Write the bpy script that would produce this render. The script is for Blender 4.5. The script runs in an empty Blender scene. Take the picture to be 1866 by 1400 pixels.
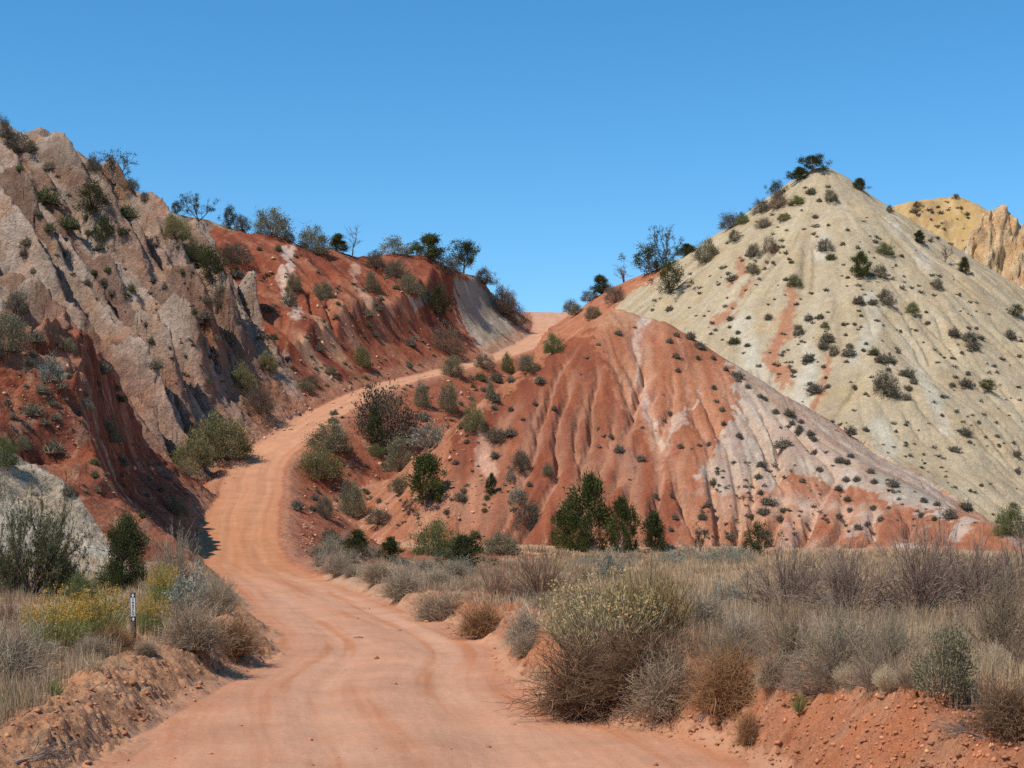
import bpy, math, time
import numpy as np
T0 = time.time()
def log(s): print('[%.1fs] %s' % (time.time() - T0, s), flush=True)
F, CXP, HOR, CAMZ = 3000.0, 933.0, 950.0, 2.3      # photo focal length in px, centre column, horizon row, eye height
SC = bpy.context.scene
COL = SC.collection

# ------------------------------------------------------------------ noise
_r = np.random.RandomState(7)
PERM = np.concatenate([_r.permutation(1024)] * 3)
_g = _r.rand(1024) * 2 * np.pi
GX, GY = np.cos(_g), np.sin(_g)
def perlin(x, y, seed=0):
    x = np.asarray(x, float); y = np.asarray(y, float)
    ca, sa = math.cos(.65 + .9 * seed), math.sin(.65 + .9 * seed); x, y = x * ca - y * sa, x * sa + y * ca
    xi = np.floor(x); yi = np.floor(y)
    fx = x - xi; fy = y - yi
    xi = (xi.astype(np.int64) + seed * 131) & 1023; yi = (yi.astype(np.int64) + seed * 57) & 1023
    u = fx * fx * fx * (fx * (fx * 6 - 15) + 10); v = fy * fy * fy * (fy * (fy * 6 - 15) + 10)
    def g(a, b, dx, dy):
        h = PERM[PERM[a & 1023] + (b & 1023)]
        return GX[h] * dx + GY[h] * dy
    a = g(xi, yi, fx, fy); b = g(xi + 1, yi, fx - 1, fy)
    c = g(xi, yi + 1, fx, fy - 1); d = g(xi + 1, yi + 1, fx - 1, fy - 1)
    p = a + u * (b - a); q = c + u * (d - c)
    return (p + v * (q - p)) * 1.5
def fbm(x, y, o=4, seed=0, gain=.5, lac=2.03):
    t = 0; a = 1; s = 0
    for i in range(o):
        t = t + a * perlin(x, y, seed + i); s += a; a *= gain; x = x * lac + 3.1; y = y * lac - 1.7
    return t / s
def ridged(x, y, o=3, seed=0, gain=.5):
    t = 0; a = 1; s = 0
    for i in range(o):
        t = t + a * (1 - np.abs(perlin(x, y, seed + i))); s += a; a *= gain; x = x * 2.07 + 5.2; y = y * 2.07 + 1.3
    return t / s
def sstep(a, b, x):
    t = np.clip((x - a) / (b - a), 0, 1); return t * t * (3 - 2 * t)
def smax(a, b, k):
    h = np.clip(.5 + .5 * (a - b) / k, 0, 1); return b + (a - b) * h + k * h * (1 - h)

# ------------------------------------------------------------------ land forms
def P(px, py, Y): return np.array([(px - CXP) / F * Y, Y, CAMZ + (HOR - py) / F * Y])
def dens(pts, step):
    pts = np.array(pts, float); out = []
    for a, b in zip(pts[:-1], pts[1:]):
        n = max(1, int(np.linalg.norm(b[:2] - a[:2]) / step))
        for i in range(n): out.append(a + (b - a) * i / n)
    out.append(pts[-1]); return np.array(out)
def ridge(rows, step=.8):
    return dens([list(P(a, b, c)) + [s] for a, b, c, s in rows], step)
RIDGE = {
 'rocky_hill': [(-330,300,150,.8),(-140,205,165,.86),(0,222,175,.86),(45,258,175,.86),(72,240,175,.86),(112,268,177,.86),(160,305,179,.84),(210,338,183,.82),(270,382,186,.78),(320,392,189,.74),(370,400,191,.71),(410,416,193,.68)],
 'apron': [(-300,540,84,.42),(-150,555,90,.44),(0,580,98,.45),(60,595,99,.5),(130,622,106,.62),(185,655,112,.8),(206,720,113,.8)],
 'red_hill': [(405,418,188,.68),(440,424,189,.66),(500,430,192,.64),(560,458,196,.64),(600,454,198,.64),(650,469,201,.64),(720,462,205,.62),(770,467,208,.62),(820,490,212,.64),(870,507,217,.68),(910,534,221,.74),(950,576,227,.85),(962,592,233,.9)],
 'cream_hill': [(1028,574,236,.6),(1062,546,224,.6),(1090,536,216,.6),(1130,522,210,.6),(1200,492,201,.62),(1250,468,198,.64),(1300,440,196,.66),(1380,386,193,.68),(1440,342,191,.74),(1500,309,189,.8),(1540,332,188.5,.84),(1600,380,188,.84),(1700,470,187,.84),(1866,602,186,.84),(2050,745,184,.8),(2300,880,180,.7)],
 'cream_spur': [(1502,312,188.5,.78),(1525,430,175,.78),(1560,575,160,.76),(1610,745,145,.7),(1660,883,135,.6)],
 'orange_hill': [(868,775,134,1.15),(880,752,135,1.05),(930,697,138.5,.9),(1000,649,141,.84),(1048,612,143,.86),(1075,590,144,.86),(1100,568,145,.84),(1120,563,146,.8),(1165,575,146,.76),(1210,585,145,.72),(1250,610,143.5,.7),(1300,642,141.5,.68),(1350,680,139,.66),(1400,722,136.5,.62),(1450,765,134,.58),(1510,812,130.5,.54),(1575,855,126,.5),(1690,918,119,.42),(1800,955,112,.34)],
 'distant_hill': [(1560,420,300,.9),(1625,378,297,.9),(1660,366,295,.9),(1740,360,292,.9),(1765,372,289,.9),(1800,412,280,.9),(1840,470,268,.9),(1900,560,255,.9)],
 'rock_outcrop': [(1772,455,231,3.2),(1780,415,231,3.2),(1798,388,231,3.2),(1815,376,230.5,3.4),(1832,366,230,3.6),(1842,390,230,3.4),(1858,396,229,3.2),(1864,425,229,3.2),(1880,395,228,3.0),(1930,440,226,2.6),(2000,480,224,2.4)],
}
ORDER = ['ground', 'rocky_hill', 'apron', 'red_hill', 'cream_hill', 'orange_hill', 'distant_hill', 'rock_outcrop']
SHAPES = ORDER[1:5] + ['cream_spur'] + ORDER[5:]
ROUND = {'rocky_hill': 1.0, 'apron': 1.2, 'red_hill': 1.0, 'cream_hill': .7, 'cream_spur': 2.4, 'orange_hill': .6, 'distant_hill': 2.0, 'rock_outcrop': .5}
# road centre line: x, y, z, left half width, right half width
ROAD = [(-1,-30,0,3.4,3.4),(-.9,0,0,3.3,3.4),(-.85,10,0,3.3,3.4),(-.85,15.3,0,3.25,3.2),(-1.5,19.7,0,2.6,2.3),(-2,23,0,2.2,2.2),(-2.15,28.7,0,2.05,2.05),(-3.2,35,0,2.1,2.2),(-5.2,45,0,2.1,2.0),(-8.4,60,0,2.1,2.1),(-12.9,81,.05,2.3,2.3),(-16.7,101,.7,2.6,2.6),(-18.6,113,2.3,2.7,2.6),(-20.0,126,4.4,2.6,2.5),(-21.3,136,5.93,2.5,2.5),(-21.6,142,7.5,2.5,2.4),(-20.2,149,9.75,2.5,2.4),(-18.2,156,12.2,2.4,2.3),(-15.6,163,14.4,2.3,2.2),(-12.3,172,16.7,2.2,2.1),(-7.9,182,18.8,2.1,2.1),(-2.7,195,21.5,2.1,2.1),(2.0,207,24.3,2.3,2.2),(5.0,219,27.5,2.7,2.6),(5.6,229,30.2,2.9,2.7),(5.4,238,32.4,2.9,2.7),(5.2,243,33.0,2.9,2.7),(5,250,32.6,2.8,2.7),(4,275,29,2.8,2.7),(2,340,20,2.8,2.7)]
def catmull(p, n=6):
    p = np.array(p, float); out = []
    for i in range(len(p) - 1):
        a = p[max(i - 1, 0)]; b = p[i]; c = p[i + 1]; d = p[min(i + 2, len(p) - 1)]
        # centripetal-ish: scale tangents by segment lengths
        lb = np.linalg.norm(c[:2] - b[:2]); la = max(np.linalg.norm(b[:2] - a[:2]), 1e-3); lc = max(np.linalg.norm(d[:2] - c[:2]), 1e-3)
        m0 = (c - a) / (la + lb) * lb if i > 0 else (c - b)
        m1 = (d - b) / (lb + lc) * lb if i < len(p) - 2 else (c - b)
        for k in range(n):
            t = k / n; t2 = t * t; t3 = t2 * t
            out.append((2*t3-3*t2+1)*b + (t3-2*t2+t)*m0 + (-2*t3+3*t2)*c + (t3-t2)*m1)
    out.append(p[-1]); return np.array(out)
RD = catmull(ROAD)

GS = .3
gx0, gx1, gy0, gy1 = -85., 95., -30., 335.
NX = int((gx1 - gx0) / GS) + 1; NY = int((gy1 - gy0) / GS) + 1
xs = gx0 + np.arange(NX) * GS; ys = gy0 + np.arange(NY) * GS
X, Y = np.meshgrid(xs, ys)

# plain
def plain_h(x, y):
    right = np.interp(y, [0, 14, 20, 26, 34, 48, 70, 105, 130, 400], [.85, .82, .74, .6, .45, .36, .25, .05, .3, .3])
    left = np.interp(y, [0, 14, 18, 22, 30, 50, 70, 100, 400], [.18, .2, .27, .36, .42, .45, .6, .9, 1.2])
    lx = np.interp(y, RD[:, 1], RD[:, 0])
    w = sstep(-1.5, 1.5, x - lx)
    base = left * (1 - w) + right * w
    base = base + .12 * fbm(x / 5, y / 5, 3, 11) * sstep(0, 4, np.abs(x - lx))
    return base
wx = 1.6 * fbm(X / 16, Y / 16, 3, 21); wy = 1.6 * fbm(X / 16, Y / 16, 3, 41)
H = plain_h(X, Y)
LID = np.zeros(H.shape, np.int8)
DRID = np.full(H.shape, 99.)
def envelope(rows, r, wamp=1.0):
    rp = ridge(rows); best = np.full(X.shape, -1e3); bd = np.full(X.shape, 99.)
    x0 = X + wx * wamp; y0 = Y + wy * wamp
    for (a, b, c, s) in rp:
        dx, dy = x0 - a, y0 - b
        d = np.sqrt(dx * dx + dy * dy + r * r) - r
        # wobble fades at the ridge so that the skyline stays where it is
        h = c - s * d
        m = h > best
        best = np.where(m, h, best); bd = np.where(m, d, bd)
    return best, bd
for k in SHAPES:
    e, d = envelope(RIDGE[k], ROUND[k], 0.25 if k in ('rock_outcrop',) else .7)
    m = e > H
    foot = {'orange_hill': 1.6, 'cream_hill': 2.0, 'apron': 1.2, 'rock_outcrop': .3}.get(k, 1.4)
    H = smax(e, H, foot)
    LID[m] = ORDER.index('cream_hill' if k == 'cream_spur' else k); DRID[m] = d[m]
log('landforms')
# fins of the rocky hill run down the fall line: sharp ribs across the slope
cl = (LID == 1)
RK = .75
def uv_rock(x, y):
    n = math.sqrt(1 + RK * RK); return (x - RK * y) / n, (y + RK * x) / n
u, v = uv_rock(X, Y)
v = v + 1.3 * fbm(X / 11, Y / 11, 3, 5)
def saw(t):
    f = t - np.floor(t); return np.where(f < .74, f / .74, (1 - f) / .26)
amp = .55 + .9 * sstep(-.3, .4, fbm(u / 9, v / 5, 2, 6))
fin = amp * (3.4 * saw(-v / 4.6 + .45 * fbm(u / 16, v / 16, 2, 8)) + 1.7 * saw(-v / 1.9 + .5 * fbm(u / 8, v / 8, 2, 9)) + .35 * saw(-v / .8 + .5 * fbm(u / 5, v / 5, 2, 19)))
fin += .9 * fbm(u / 6, v / 2.2, 4, 14) + 1.3 * (ridged(u / 6 + .4 * fbm(X / 4, Y / 4, 2, 16), v / 5, 2, 15) - .6)
finm = cl * sstep(.3, 6, DRID) * sstep(62, 44, DRID) * (.75 + .35 * sstep(0, 20, DRID))
H += finm * (fin - 2.7)
# red knobs of the apron
ap = (LID == 2)
H += ap * sstep(0, 4, DRID) * (2.6 * (ridged(X / 6 + .3 * fbm(X / 3, Y / 3, 2, 3), Y / 7, 4, 31, .6) - .72) * 2 + 1.5 * saw((X * .8 - Y * .5) / 3.1 + .6 * fbm(X / 5, Y / 5, 2, 34)) - .4 + .5 * fbm(X / 1.5, Y / 1.5, 3, 33)) * sstep(30, 14, DRID)
rdm = (LID == 3)
vr = Y + .45 * X
H += rdm * sstep(1, 5, DRID) * (1.3 * (ridged(vr / 7 + .35 * fbm(X / 10, Y / 10, 2, 51), (X - .45 * Y) / 30, 3, 52) - .78) * 2 + .3 * fbm(X / 2, Y / 2, 3, 53))
H += sstep(0, 5, DRID) * (LID > 3) * ((.9 + .7 * (LID == 4)) * fbm(X / 13, Y / 13, 5, 60, .55) + (LID == 5) * (.9 * (ridged(X / 9 + .5 * fbm(X / 6, Y / 6, 2, 62), Y / 13, 3, 63) - .7)))
H += (LID == 6) * sstep(0, 3, DRID) * (4.5 * (ridged(X / 7, Y / 10, 4, 82, .6) - .74)) + (LID == 6) * .6 * fbm(X / 3, Y / 3, 3, 84)
# a boulder crown on the rocky skyline, crags under it
def bump(px, py, Yd, r, hgt, up=0):
    global H
    p = P(px, py, Yd); d = np.sqrt((X - p[0])**2 + (Y - p[1])**2) / r
    H = np.maximum(H, np.where(d < 1, p[2] - hgt + hgt * np.sqrt(np.clip(1 - d**2, 0, 1)), -99))
bump(75, 234, 175, 2.0, 3.0); bump(98, 252, 176, 1.3, 2.0); bump(121, 264, 177, .7, 1.1)
def mask_px(px0, py0, sx, sy, px, py): return np.exp(-(((px - px0) / sx)**2 + ((py - py0) / sy)**2))

# ------------------------------------------------------------------ erosion: many drops run down at once
SOFT = np.array([0, .1, .5, .7, .34, .85, .6, .1])[LID] * (.2 + 1.3 * sstep(-.3, .4, fbm(X / 11, Y / 11, 2, 66)))
SOFT *= sstep(.4, 3, DRID)
rs = np.random.RandomState(3)
idx_all = np.flatnonzero((SOFT > .05) & (Y > 60) & (Y < 250) & (np.abs(X) < .5 * Y))
def blur(A, n=1):
    for _ in range(n):
        A = np.pad(A, 1, mode='edge')
        A = (A[1:-1, 1:-1] * 4 + A[:-2, 1:-1] + A[2:, 1:-1] + A[1:-1, :-2] + A[1:-1, 2:]) / 8
    return A
FLOW = np.zeros(H.shape)
for rnd in range(8):
    gyv, gxv = np.gradient(H, GS)
    N = 110000
    st = idx_all[rs.randint(0, len(idx_all), N)]
    py_, px_ = np.divmod(st, NX); px_ = px_ + rs.rand(N); py_ = py_ + rs.rand(N)
    dxv = np.zeros(N); dyv = np.zeros(N)
    acc = np.zeros(H.size)
    for stp in range(95):
        i = np.clip(px_.astype(np.int32), 0, NX - 2); j = np.clip(py_.astype(np.int32), 0, NY - 2)
        k = j * NX + i
        a = gxv.ravel()[k]; b = gyv.ravel()[k]
        dxv = dxv * .35 - a * .65; dyv = dyv * .35 - b * .65
        n = np.sqrt(dxv**2 + dyv**2) + 1e-6
        sl = np.minimum(np.sqrt(a * a + b * b), 1.2)
        acc += np.bincount(k, weights=sl * (sl > .2) * min(1, stp / 12), minlength=H.size)
        px_ += dxv / n * .95; py_ += dyv / n * .95
    A = acc.reshape(H.shape); FLOW += A
    cut = np.minimum(.012 * A**.75, .16)
    H -= (.5 * cut + .5 * blur(cut, 1)) * SOFT
    H = H + (blur(H, 1) - H) * .07 * (SOFT > .3)
log('erosion')

# ------------------------------------------------------------------ road bed, cuttings and embankments
LAT = np.full(H.shape, 1e3); RZ = np.zeros(H.shape); RS = np.zeros(H.shape); WL = np.full(H.shape, 2.); best = np.full(H.shape, 1e9); SIDE = np.ones(H.shape)
slen = 0
for a, b in zip(RD[:-1], RD[1:]):
    ab = b[:2] - a[:2]; L2 = ab @ ab; L = math.sqrt(L2)
    lo = np.searchsorted(ys, min(a[1], b[1]) - 45); hi = np.searchsorted(ys, max(a[1], b[1]) + 45)
    xx = X[lo:hi]; yy = Y[lo:hi]
    t = np.clip(((xx - a[0]) * ab[0] + (yy - a[1]) * ab[1]) / L2, 0, 1)
    ex = xx - a[0] - t * ab[0]; ey = yy - a[1] - t * ab[1]
    d = ex * ex + ey * ey
    side = np.sign(ex * ab[1] - ey * ab[0])
    m = d < best[lo:hi]
    def put(A, val): A[lo:hi] = np.where(m, val, A[lo:hi])
    hw = np.where(side > 0, a[4] + t * (b[4] - a[4]), a[3] + t * (b[3] - a[3]))
    put(best, d); put(SIDE, side); put(RZ, a[2] + t * (b[2] - a[2])); put(RS, slen + t * L); put(WL, hw)
    slen += L
LAT = np.sqrt(best) * SIDE
edge = np.abs(LAT) - WL + .28 * fbm(X / 3, Y / 3, 3, 70) * (1 + .3 * sstep(60, 20, Y))
out = np.maximum(edge, 0)
near = sstep(70, 40, Y)
fillS = .56; cutS = np.where(SIDE < 0, .85 + (1.3 + 1.4 * sstep(156, 148, Y)) * sstep(3.5, 10, out), .95)
cutS = cutS * (1 - near) + near * np.where(SIDE > 0, 1.0, .7)
H0 = H.copy()
rav = (SIDE > 0) & (LID < 4) & (LID > 0) & (Y > 70) & (np.abs(LAT) < 45)
H = np.where(rav, np.minimum(H, np.maximum(RZ - .5 * np.maximum(out - .6, 0), plain_h(X, Y))), H)
LID[rav] = 0
RAV = ((SIDE > 0) & (LID == 0) & (Y > 66) & (Y < 250) & (H0 > -9) & (np.abs(LAT) < 45)) & (rav | (RZ - .56 * out > plain_h(X, Y)))
hi_ = RZ + cutS * out + .05; lo_ = RZ - fillS * np.maximum(out - .5, 0)
H = np.minimum(H, np.where(np.abs(LAT) < 45, hi_, 1e9)); H = np.maximum(H, np.where(np.abs(LAT) < 45, lo_, -1e9))
FILL = (H > H0 + .15) | RAV; CUT = (H < H0 - .3)
# crumbly relief on the fill and cut
H += (FILL & (Y > 60)) * sstep(1.0, 6, out) * (.8 * (ridged(X / 8, Y / 8, 3, 77) - .8) + .16 * fbm(X / 1.7, Y / 1.7, 3, 78))
onroad = 1 - sstep(-.25, .15, edge)
H = H * (1 - onroad) + RZ * onroad
# graded windrow along the left edge near the camera
H += (SIDE < 0) * sstep(34, 28, Y) * (.2 * np.exp(-((edge - .75) / .42)**2))
log('road')

def bil(A, x, y):
    fx = np.clip((x - gx0) / GS, 0, NX - 1.001); fy = np.clip((y - gy0) / GS, 0, NY - 1.001)
    i = fx.astype(np.int64); j = fy.astype(np.int64); fx = fx - i; fy = fy - j
    k = j * NX + i; r = A.ravel()
    return (r[k] * (1 - fx) + r[k + 1] * fx) * (1 - fy) + (r[k + NX] * (1 - fx) + r[k + NX + 1] * fx) * fy
def near_id(A, x, y):
    i = np.clip(np.rint((x - gx0) / GS).astype(np.int64), 0, NX - 1); j = np.clip(np.rint((y - gy0) / GS).astype(np.int64), 0, NY - 1)
    return A.ravel()[j * NX + i]
ROCKM = blur(np.where(LID == 1, 1., 0) * sstep(0, .8, DRID) * (~FILL), 2)
APM = blur(np.where(LID == 2, 1., 0) * sstep(.5, 3, DRID), 2)
CREAMM = blur(((LID == 4) | (LID == 5)).astype(float), 2)
ORM = blur((LID == 5) * sstep(.5, 4, DRID), 2)
OUTM = blur((LID == 7).astype(float), 1)
REDM = blur((LID == 3).astype(float), 2)
FILLM = blur(FILL.astype(float), 2)
SIDEG = blur(SIDE, 1)
def height(x, y):
    """ground height anywhere, fine relief included"""
    h = bil(H, x, y)
    e = bil(edge, x, y); lat = bil(LAT, x, y); s = bil(RS, x, y)
    # clods on the banks and the plain near the camera
    nr = sstep(60, 25, y)
    bank = sstep(-.3, .15, e) * sstep(3.6, 1.6, e)
    cl = np.abs(perlin(x / .33 + .5 * perlin(x, y, 88), y / .33 + .5 * perlin(x, y, 89), 90)) * np.where(lat > 0, .27, .09) * sstep(-.35, .25, perlin(x / 1.1, y / 1.1, 91)) + .10 * fbm(x / .7, y / .7, 4, 92)
    cl2 = np.abs(perlin(x / .13, y / .13, 94)) * .11 * sstep(-.3, .3, perlin(x / .8, y / .8, 93)) + np.abs(perlin(x / .06, y / .06, 96)) * .03
    h = h + nr * bank * (cl + cl2 - .06) + nr * sstep(-.3, .1, e) * (.05 * fbm(x / 1.2, y / 1.2, 3, 97))
    # wheel ruts, wash marks and scattered crumbs on the road
    on = 1 - sstep(-.4, .05, e)
    w = lat + .25 * fbm(s / 12, lat * 0, 2, 101)
    rut = -.035 * (np.exp(-((w - .95) / .3)**2) + np.exp(-((w + .75) / .3)**2)) + .025 * np.exp(-((w - .1) / .35)**2)
    h = h + on * (rut + .012 * fbm(w / .25, s / 2.5, 3, 103) + .015 * fbm(x / .9, y / .9, 3, 104) * nr)
    crumb = np.maximum(perlin(x / .07, y / .07, 98) - .45, 0) * .06 * nr * sstep(-1.3, -.1, e) * (1 - bank)
    h = h + crumb
    # far slopes
    rk = bil(ROCKM, x, y) * (1 - on); ur, vr_ = uv_rock(x, y)
    h = h + rk * (.6 * fbm(ur / 2.4, vr_ / 1.0, 4, 110, .62) + .42 * (ridged(ur / 2.0, vr_ / .8, 2, 112) - .6))
    h = h + bil(APM, x, y) * (1 - on) * (.3 * fbm(x / 1.0, y / 1.0, 4, 115, .6) + .25 * (ridged(x / 1.3, y / 1.3, 2, 116) - .6))
    h = h + bil(CREAMM, x, y) * (.07 * fbm(x / .7, y / .7, 3, 118, .7))
    om5 = bil(ORM, x, y)
    h = h + om5 * (.10 * fbm(x / .5, y / .5, 3, 119, .7) - .55 * np.maximum(ridged(x / 1.5 + .05 * y + .35 * fbm(x / 2, y / 5, 2, 127), y / 11, 3, 126) - .72, 0))
    h = h + bil(REDM, x, y) * (1 - on) * (.3 * fbm(x / 1.2, y / 1.2, 4, 120, .6))
    h = h + bil(FILLM, x, y) * (1 - on) * sstep(60, 90, y) * .16 * fbm(x / .8, y / .8, 3, 122, .65)
    h = h + bil(OUTM, x, y) * (1.3 * fbm(x / 2.2, y / 2.2, 4, 124, .55) + .8 * (ridged(x / 2.5, y / 2.5, 3, 125) - .65))
    return h
YS_RAY = np.concatenate([np.linspace(6, 60, 1800), np.geomspace(60.05, 320, 3600)])
def place(px, py, ymax=320, ymin=6):
    """where the sight line of a photo pixel first meets the ground"""
    ysr = YS_RAY[(YS_RAY < ymax) & (YS_RAY > ymin)]
    g = height((px - CXP) / F * ysr, ysr) - (CAMZ + (HOR - py) / F * ysr)
    hit = np.flatnonzero(g >= 0)
    k = hit[0] if len(hit) else int(np.argmax(g / ysr))
    Yd = ysr[k]; x = (px - CXP) / F * Yd
    return np.array([x, Yd, float(height(np.array([x]), np.array([Yd]))[0])])
# ------------------------------------------------------------------ materials
def new_mat(name):
    m = bpy.data.materials.new(name); m.use_nodes = True
    nt = m.node_tree; nt.nodes.clear()
    o = nt.nodes.new('ShaderNodeOutputMaterial'); b = nt.nodes.new('ShaderNodeBsdfPrincipled')
    nt.links.new(b.outputs[0], o.inputs[0]); b.inputs['Roughness'].default_value = .95
    b.inputs['Specular IOR Level'].default_value = .12
    return m, nt, b, o
def node(nt, t, **kw):
    n = nt.nodes.new(t)
    for k, v in kw.items(): setattr(n, k, v)
    return n
def mathn(nt, op, a, b=None, c=None):
    n = node(nt, 'ShaderNodeMath', operation=op)
    for i, v in enumerate((a, b, c)):
        if v is None: continue
        if isinstance(v, (int, float)): n.inputs[i].default_value = v
        else: nt.links.new(v, n.inputs[i])
    return n.outputs[0]
def earth(name, scales, tint, bumps, stretch=(1, 1, 1)):
    """vertex colour times several octaves of speckle, plus bump; scales = [(noise scale, darkest, lightest)]"""
    m, nt, b, o = new_mat(name)
    at = node(nt, 'ShaderNodeAttribute', attribute_name='Col')
    tc = node(nt, 'ShaderNodeTexCoord'); mp = node(nt, 'ShaderNodeMapping')
    mp.inputs['Scale'].default_value = stretch
    nt.links.new(tc.outputs['Object'], mp.inputs[0])
    fac = None
    for sc, lo, hi in scales:
        n = node(nt, 'ShaderNodeTexNoise'); n.inputs['Scale'].default_value = sc; n.inputs['Detail'].default_value = 4; n.inputs['Roughness'].default_value = .65
        nt.links.new(mp.outputs[0], n.inputs['Vector'])
        r = node(nt, 'ShaderNodeMapRange'); r.inputs[1].default_value = .32; r.inputs[2].default_value = .68
        r.inputs[3].default_value = lo; r.inputs[4].default_value = hi
        nt.links.new(n.outputs[0], r.inputs[0])
        fac = r.outputs[0] if fac is None else mathn(nt, 'MULTIPLY', fac, r.outputs[0])
    n = node(nt, 'ShaderNodeTexNoise'); n.inputs['Scale'].default_value = tint[0]; n.inputs['Detail'].default_value = 5
    nt.links.new(mp.outputs[0], n.inputs['Vector'])
    mx = node(nt, 'ShaderNodeMix', data_type='RGBA', blend_type='MULTIPLY'); mx.inputs[7].default_value = (*tint[1], 1)
    r = node(nt, 'ShaderNodeMapRange'); r.inputs[1].default_value = .45; r.inputs[2].default_value = .7; nt.links.new(n.outputs[0], r.inputs[0])
    nt.links.new(r.outputs[0], mx.inputs[0]); nt.links.new(at.outputs['Color'], mx.inputs[6])
    hs = node(nt, 'ShaderNodeVectorMath', operation='SCALE'); nt.links.new(mx.outputs[2], hs.inputs[0]); nt.links.new(fac, hs.inputs['Scale'])
    nt.links.new(hs.outputs[0], b.inputs['Base Color'])
    prev = None
    for sc, dist, st in bumps:
        n = node(nt, 'ShaderNodeTexNoise'); n.inputs['Scale'].default_value = sc; n.inputs['Detail'].default_value = 6; n.inputs['Roughness'].default_value = .7
        nt.links.new(mp.outputs[0], n.inputs['Vector'])
        bp = node(nt, 'ShaderNodeBump'); bp.inputs['Distance'].default_value = dist; bp.inputs['Strength'].default_value = st
        nt.links.new(n.outputs[0], bp.inputs['Height'])
        if prev is not None: nt.links.new(prev, bp.inputs['Normal'])
        prev = bp.outputs[0]
    nt.links.new(prev, b.inputs['Normal'])
    return m
M_ROAD = earth('packed_red_dirt', [(.5, .9, 1.08), (9, .93, 1.06), (60, .9, 1.08)], (1.1, (1, .93, .88)), [(14, .03, .5), (70, .008, .6)])
M_SOIL = earth('loose_red_soil', [(.7, .85, 1.12), (7, .82, 1.14), (45, .78, 1.15)], (1.6, (1.05, .9, .78)), [(9, .06, .8), (50, .015, .8)])
M_ROCK = earth('weathered_rock', [(.22, .85, 1.12), (1.1, .78, 1.18), (4.5, .72, 1.22)], (.3, (1.0, .8, .66)), [(1.2, .5, .8), (5, .14, .8)])
M_SLOPE = earth('crumbling_clay', [(.12, .92, 1.07), (.9, .9, 1.1), (5, .78, 1.16)], (.25, (1.0, .94, .85)), [(2.2, .18, .7), (7, .08, .9)])

# ------------------------------------------------------------------ mesh builder
def make_mesh(name, V, faces, mat, col=None, smooth=True):
    """faces: list of int arrays, each (n,3) or (n,4)"""
    me = bpy.data.meshes.new(name)
    V = np.ascontiguousarray(V, dtype=np.float32)
    me.vertices.add(len(V)); me.vertices.foreach_set('co', V.ravel())
    faces = [f for f in faces if len(f)]
    loops = np.concatenate([f.ravel() for f in faces]).astype(np.int32)
    tot = np.concatenate([np.full(len(f), f.shape[1], np.int32) for f in faces])
    start = np.concatenate([[0], np.cumsum(tot)[:-1]]).astype(np.int32)
    me.loops.add(len(loops)); me.loops.foreach_set('vertex_index', loops)
    me.polygons.add(len(tot)); me.polygons.foreach_set('loop_start', start); me.polygons.foreach_set('loop_total', tot)
    if smooth: me.polygons.foreach_set('use_smooth', np.ones(len(tot), bool))
    if col is not None:
        c = np.ones((len(V), 4), np.float32); c[:, :3] = np.clip(col, 0, 1)
        a = me.color_attributes.new('Col', 'FLOAT_COLOR', 'POINT'); a.data.foreach_set('color', c.ravel())
    me.update(calc_edges=True)
    if mat: me.materials.append(mat)
    return me
def add(name, me, parent=None, **props):
    o = bpy.data.objects.new(name, me); COL.objects.link(o)
    if parent is not None: o.parent = parent
    for k, v in props.items(): o[k] = v
    return o

# ------------------------------------------------------------------ ground sheet: a fan of rows, finer near the camera
yr = np.concatenate([np.geomspace(3.5, 10, 160, endpoint=False), np.geomspace(10, 34, 900, endpoint=False), np.geomspace(34, 60, 260, endpoint=False), np.geomspace(60, 250, 1250, endpoint=False), np.geomspace(250, 330, 220)])
uu = np.concatenate([np.linspace(-.52, -.33, 110, endpoint=False), np.linspace(-.33, .33, 830, endpoint=False), np.linspace(.33, .52, 111)])
YY, UU = np.meshgrid(yr, uu, indexing='ij')
XX = UU * (YY + 6.)
x = XX.ravel(); y = YY.ravel()
z = height(x, y)
log('ground heights')
PX = CXP + F * x / y; PY = HOR - F * (z - CAMZ) / y
lid = near_id(LID, x, y); e_ = bil(edge, x, y); lat_ = bil(LAT, x, y); s_ = bil(RS, x, y)
fill_ = near_id(FILL, x, y) & (y > 62) & (lid != 5) & (lid != 4); flow_ = bil(blur(np.log1p(FLOW), 1), x, y)
jit = sstep(40, 80, y)
jx = PX + (22 * fbm(x / 4, y / 4, 4, 130) + 10 * fbm(x / .7, y / .7, 2, 135)) * jit; jy = PY + (30 * fbm(x / 4, y / 4, 4, 140) + 16 * fbm(x / .7, y / .7, 2, 145)) * jit
def inpoly(poly, a=None, b=None):
    a = jx if a is None else a; b = jy if b is None else b
    q = np.array(poly, float); r = np.zeros(a.shape, bool); j = len(q) - 1
    for i in range(len(q)):
        xi, yi = q[i]; xj, yj = q[j]
        r ^= ((yi > b) != (yj > b)) & (a < (xj - xi) * (b - yi) / (yj - yi + 1e-9) + xi); j = i
    return r
def pdist(poly):
    d = np.full(jx.shape, 1e9); q = np.array(poly, float)
    for (ax, ay), (bx, by) in zip(q[:-1], q[1:]):
        vx, vy = bx - ax, by - ay
        t = np.clip(((jx - ax) * vx + (jy - ay) * vy) / (vx * vx + vy * vy), 0, 1)
        d = np.minimum(d, np.hypot(jx - ax - t * vx, jy - ay - t * vy))
    return d
C = np.zeros((len(x), 3)); C[:] = (.43, .25, .145)
def paint(w, c):
    global C
    w = np.asarray(w, float)[:, None]; C = C * (1 - w) + np.array(c) * w
n1 = fbm(x / 2.5, y / 2.5, 4, 150); n2 = fbm(x / .8, y / .8, 4, 155); n3 = fbm(x / 9, y / 9, 3, 160)
L = lambda k: lid == ORDER.index(k)
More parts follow.
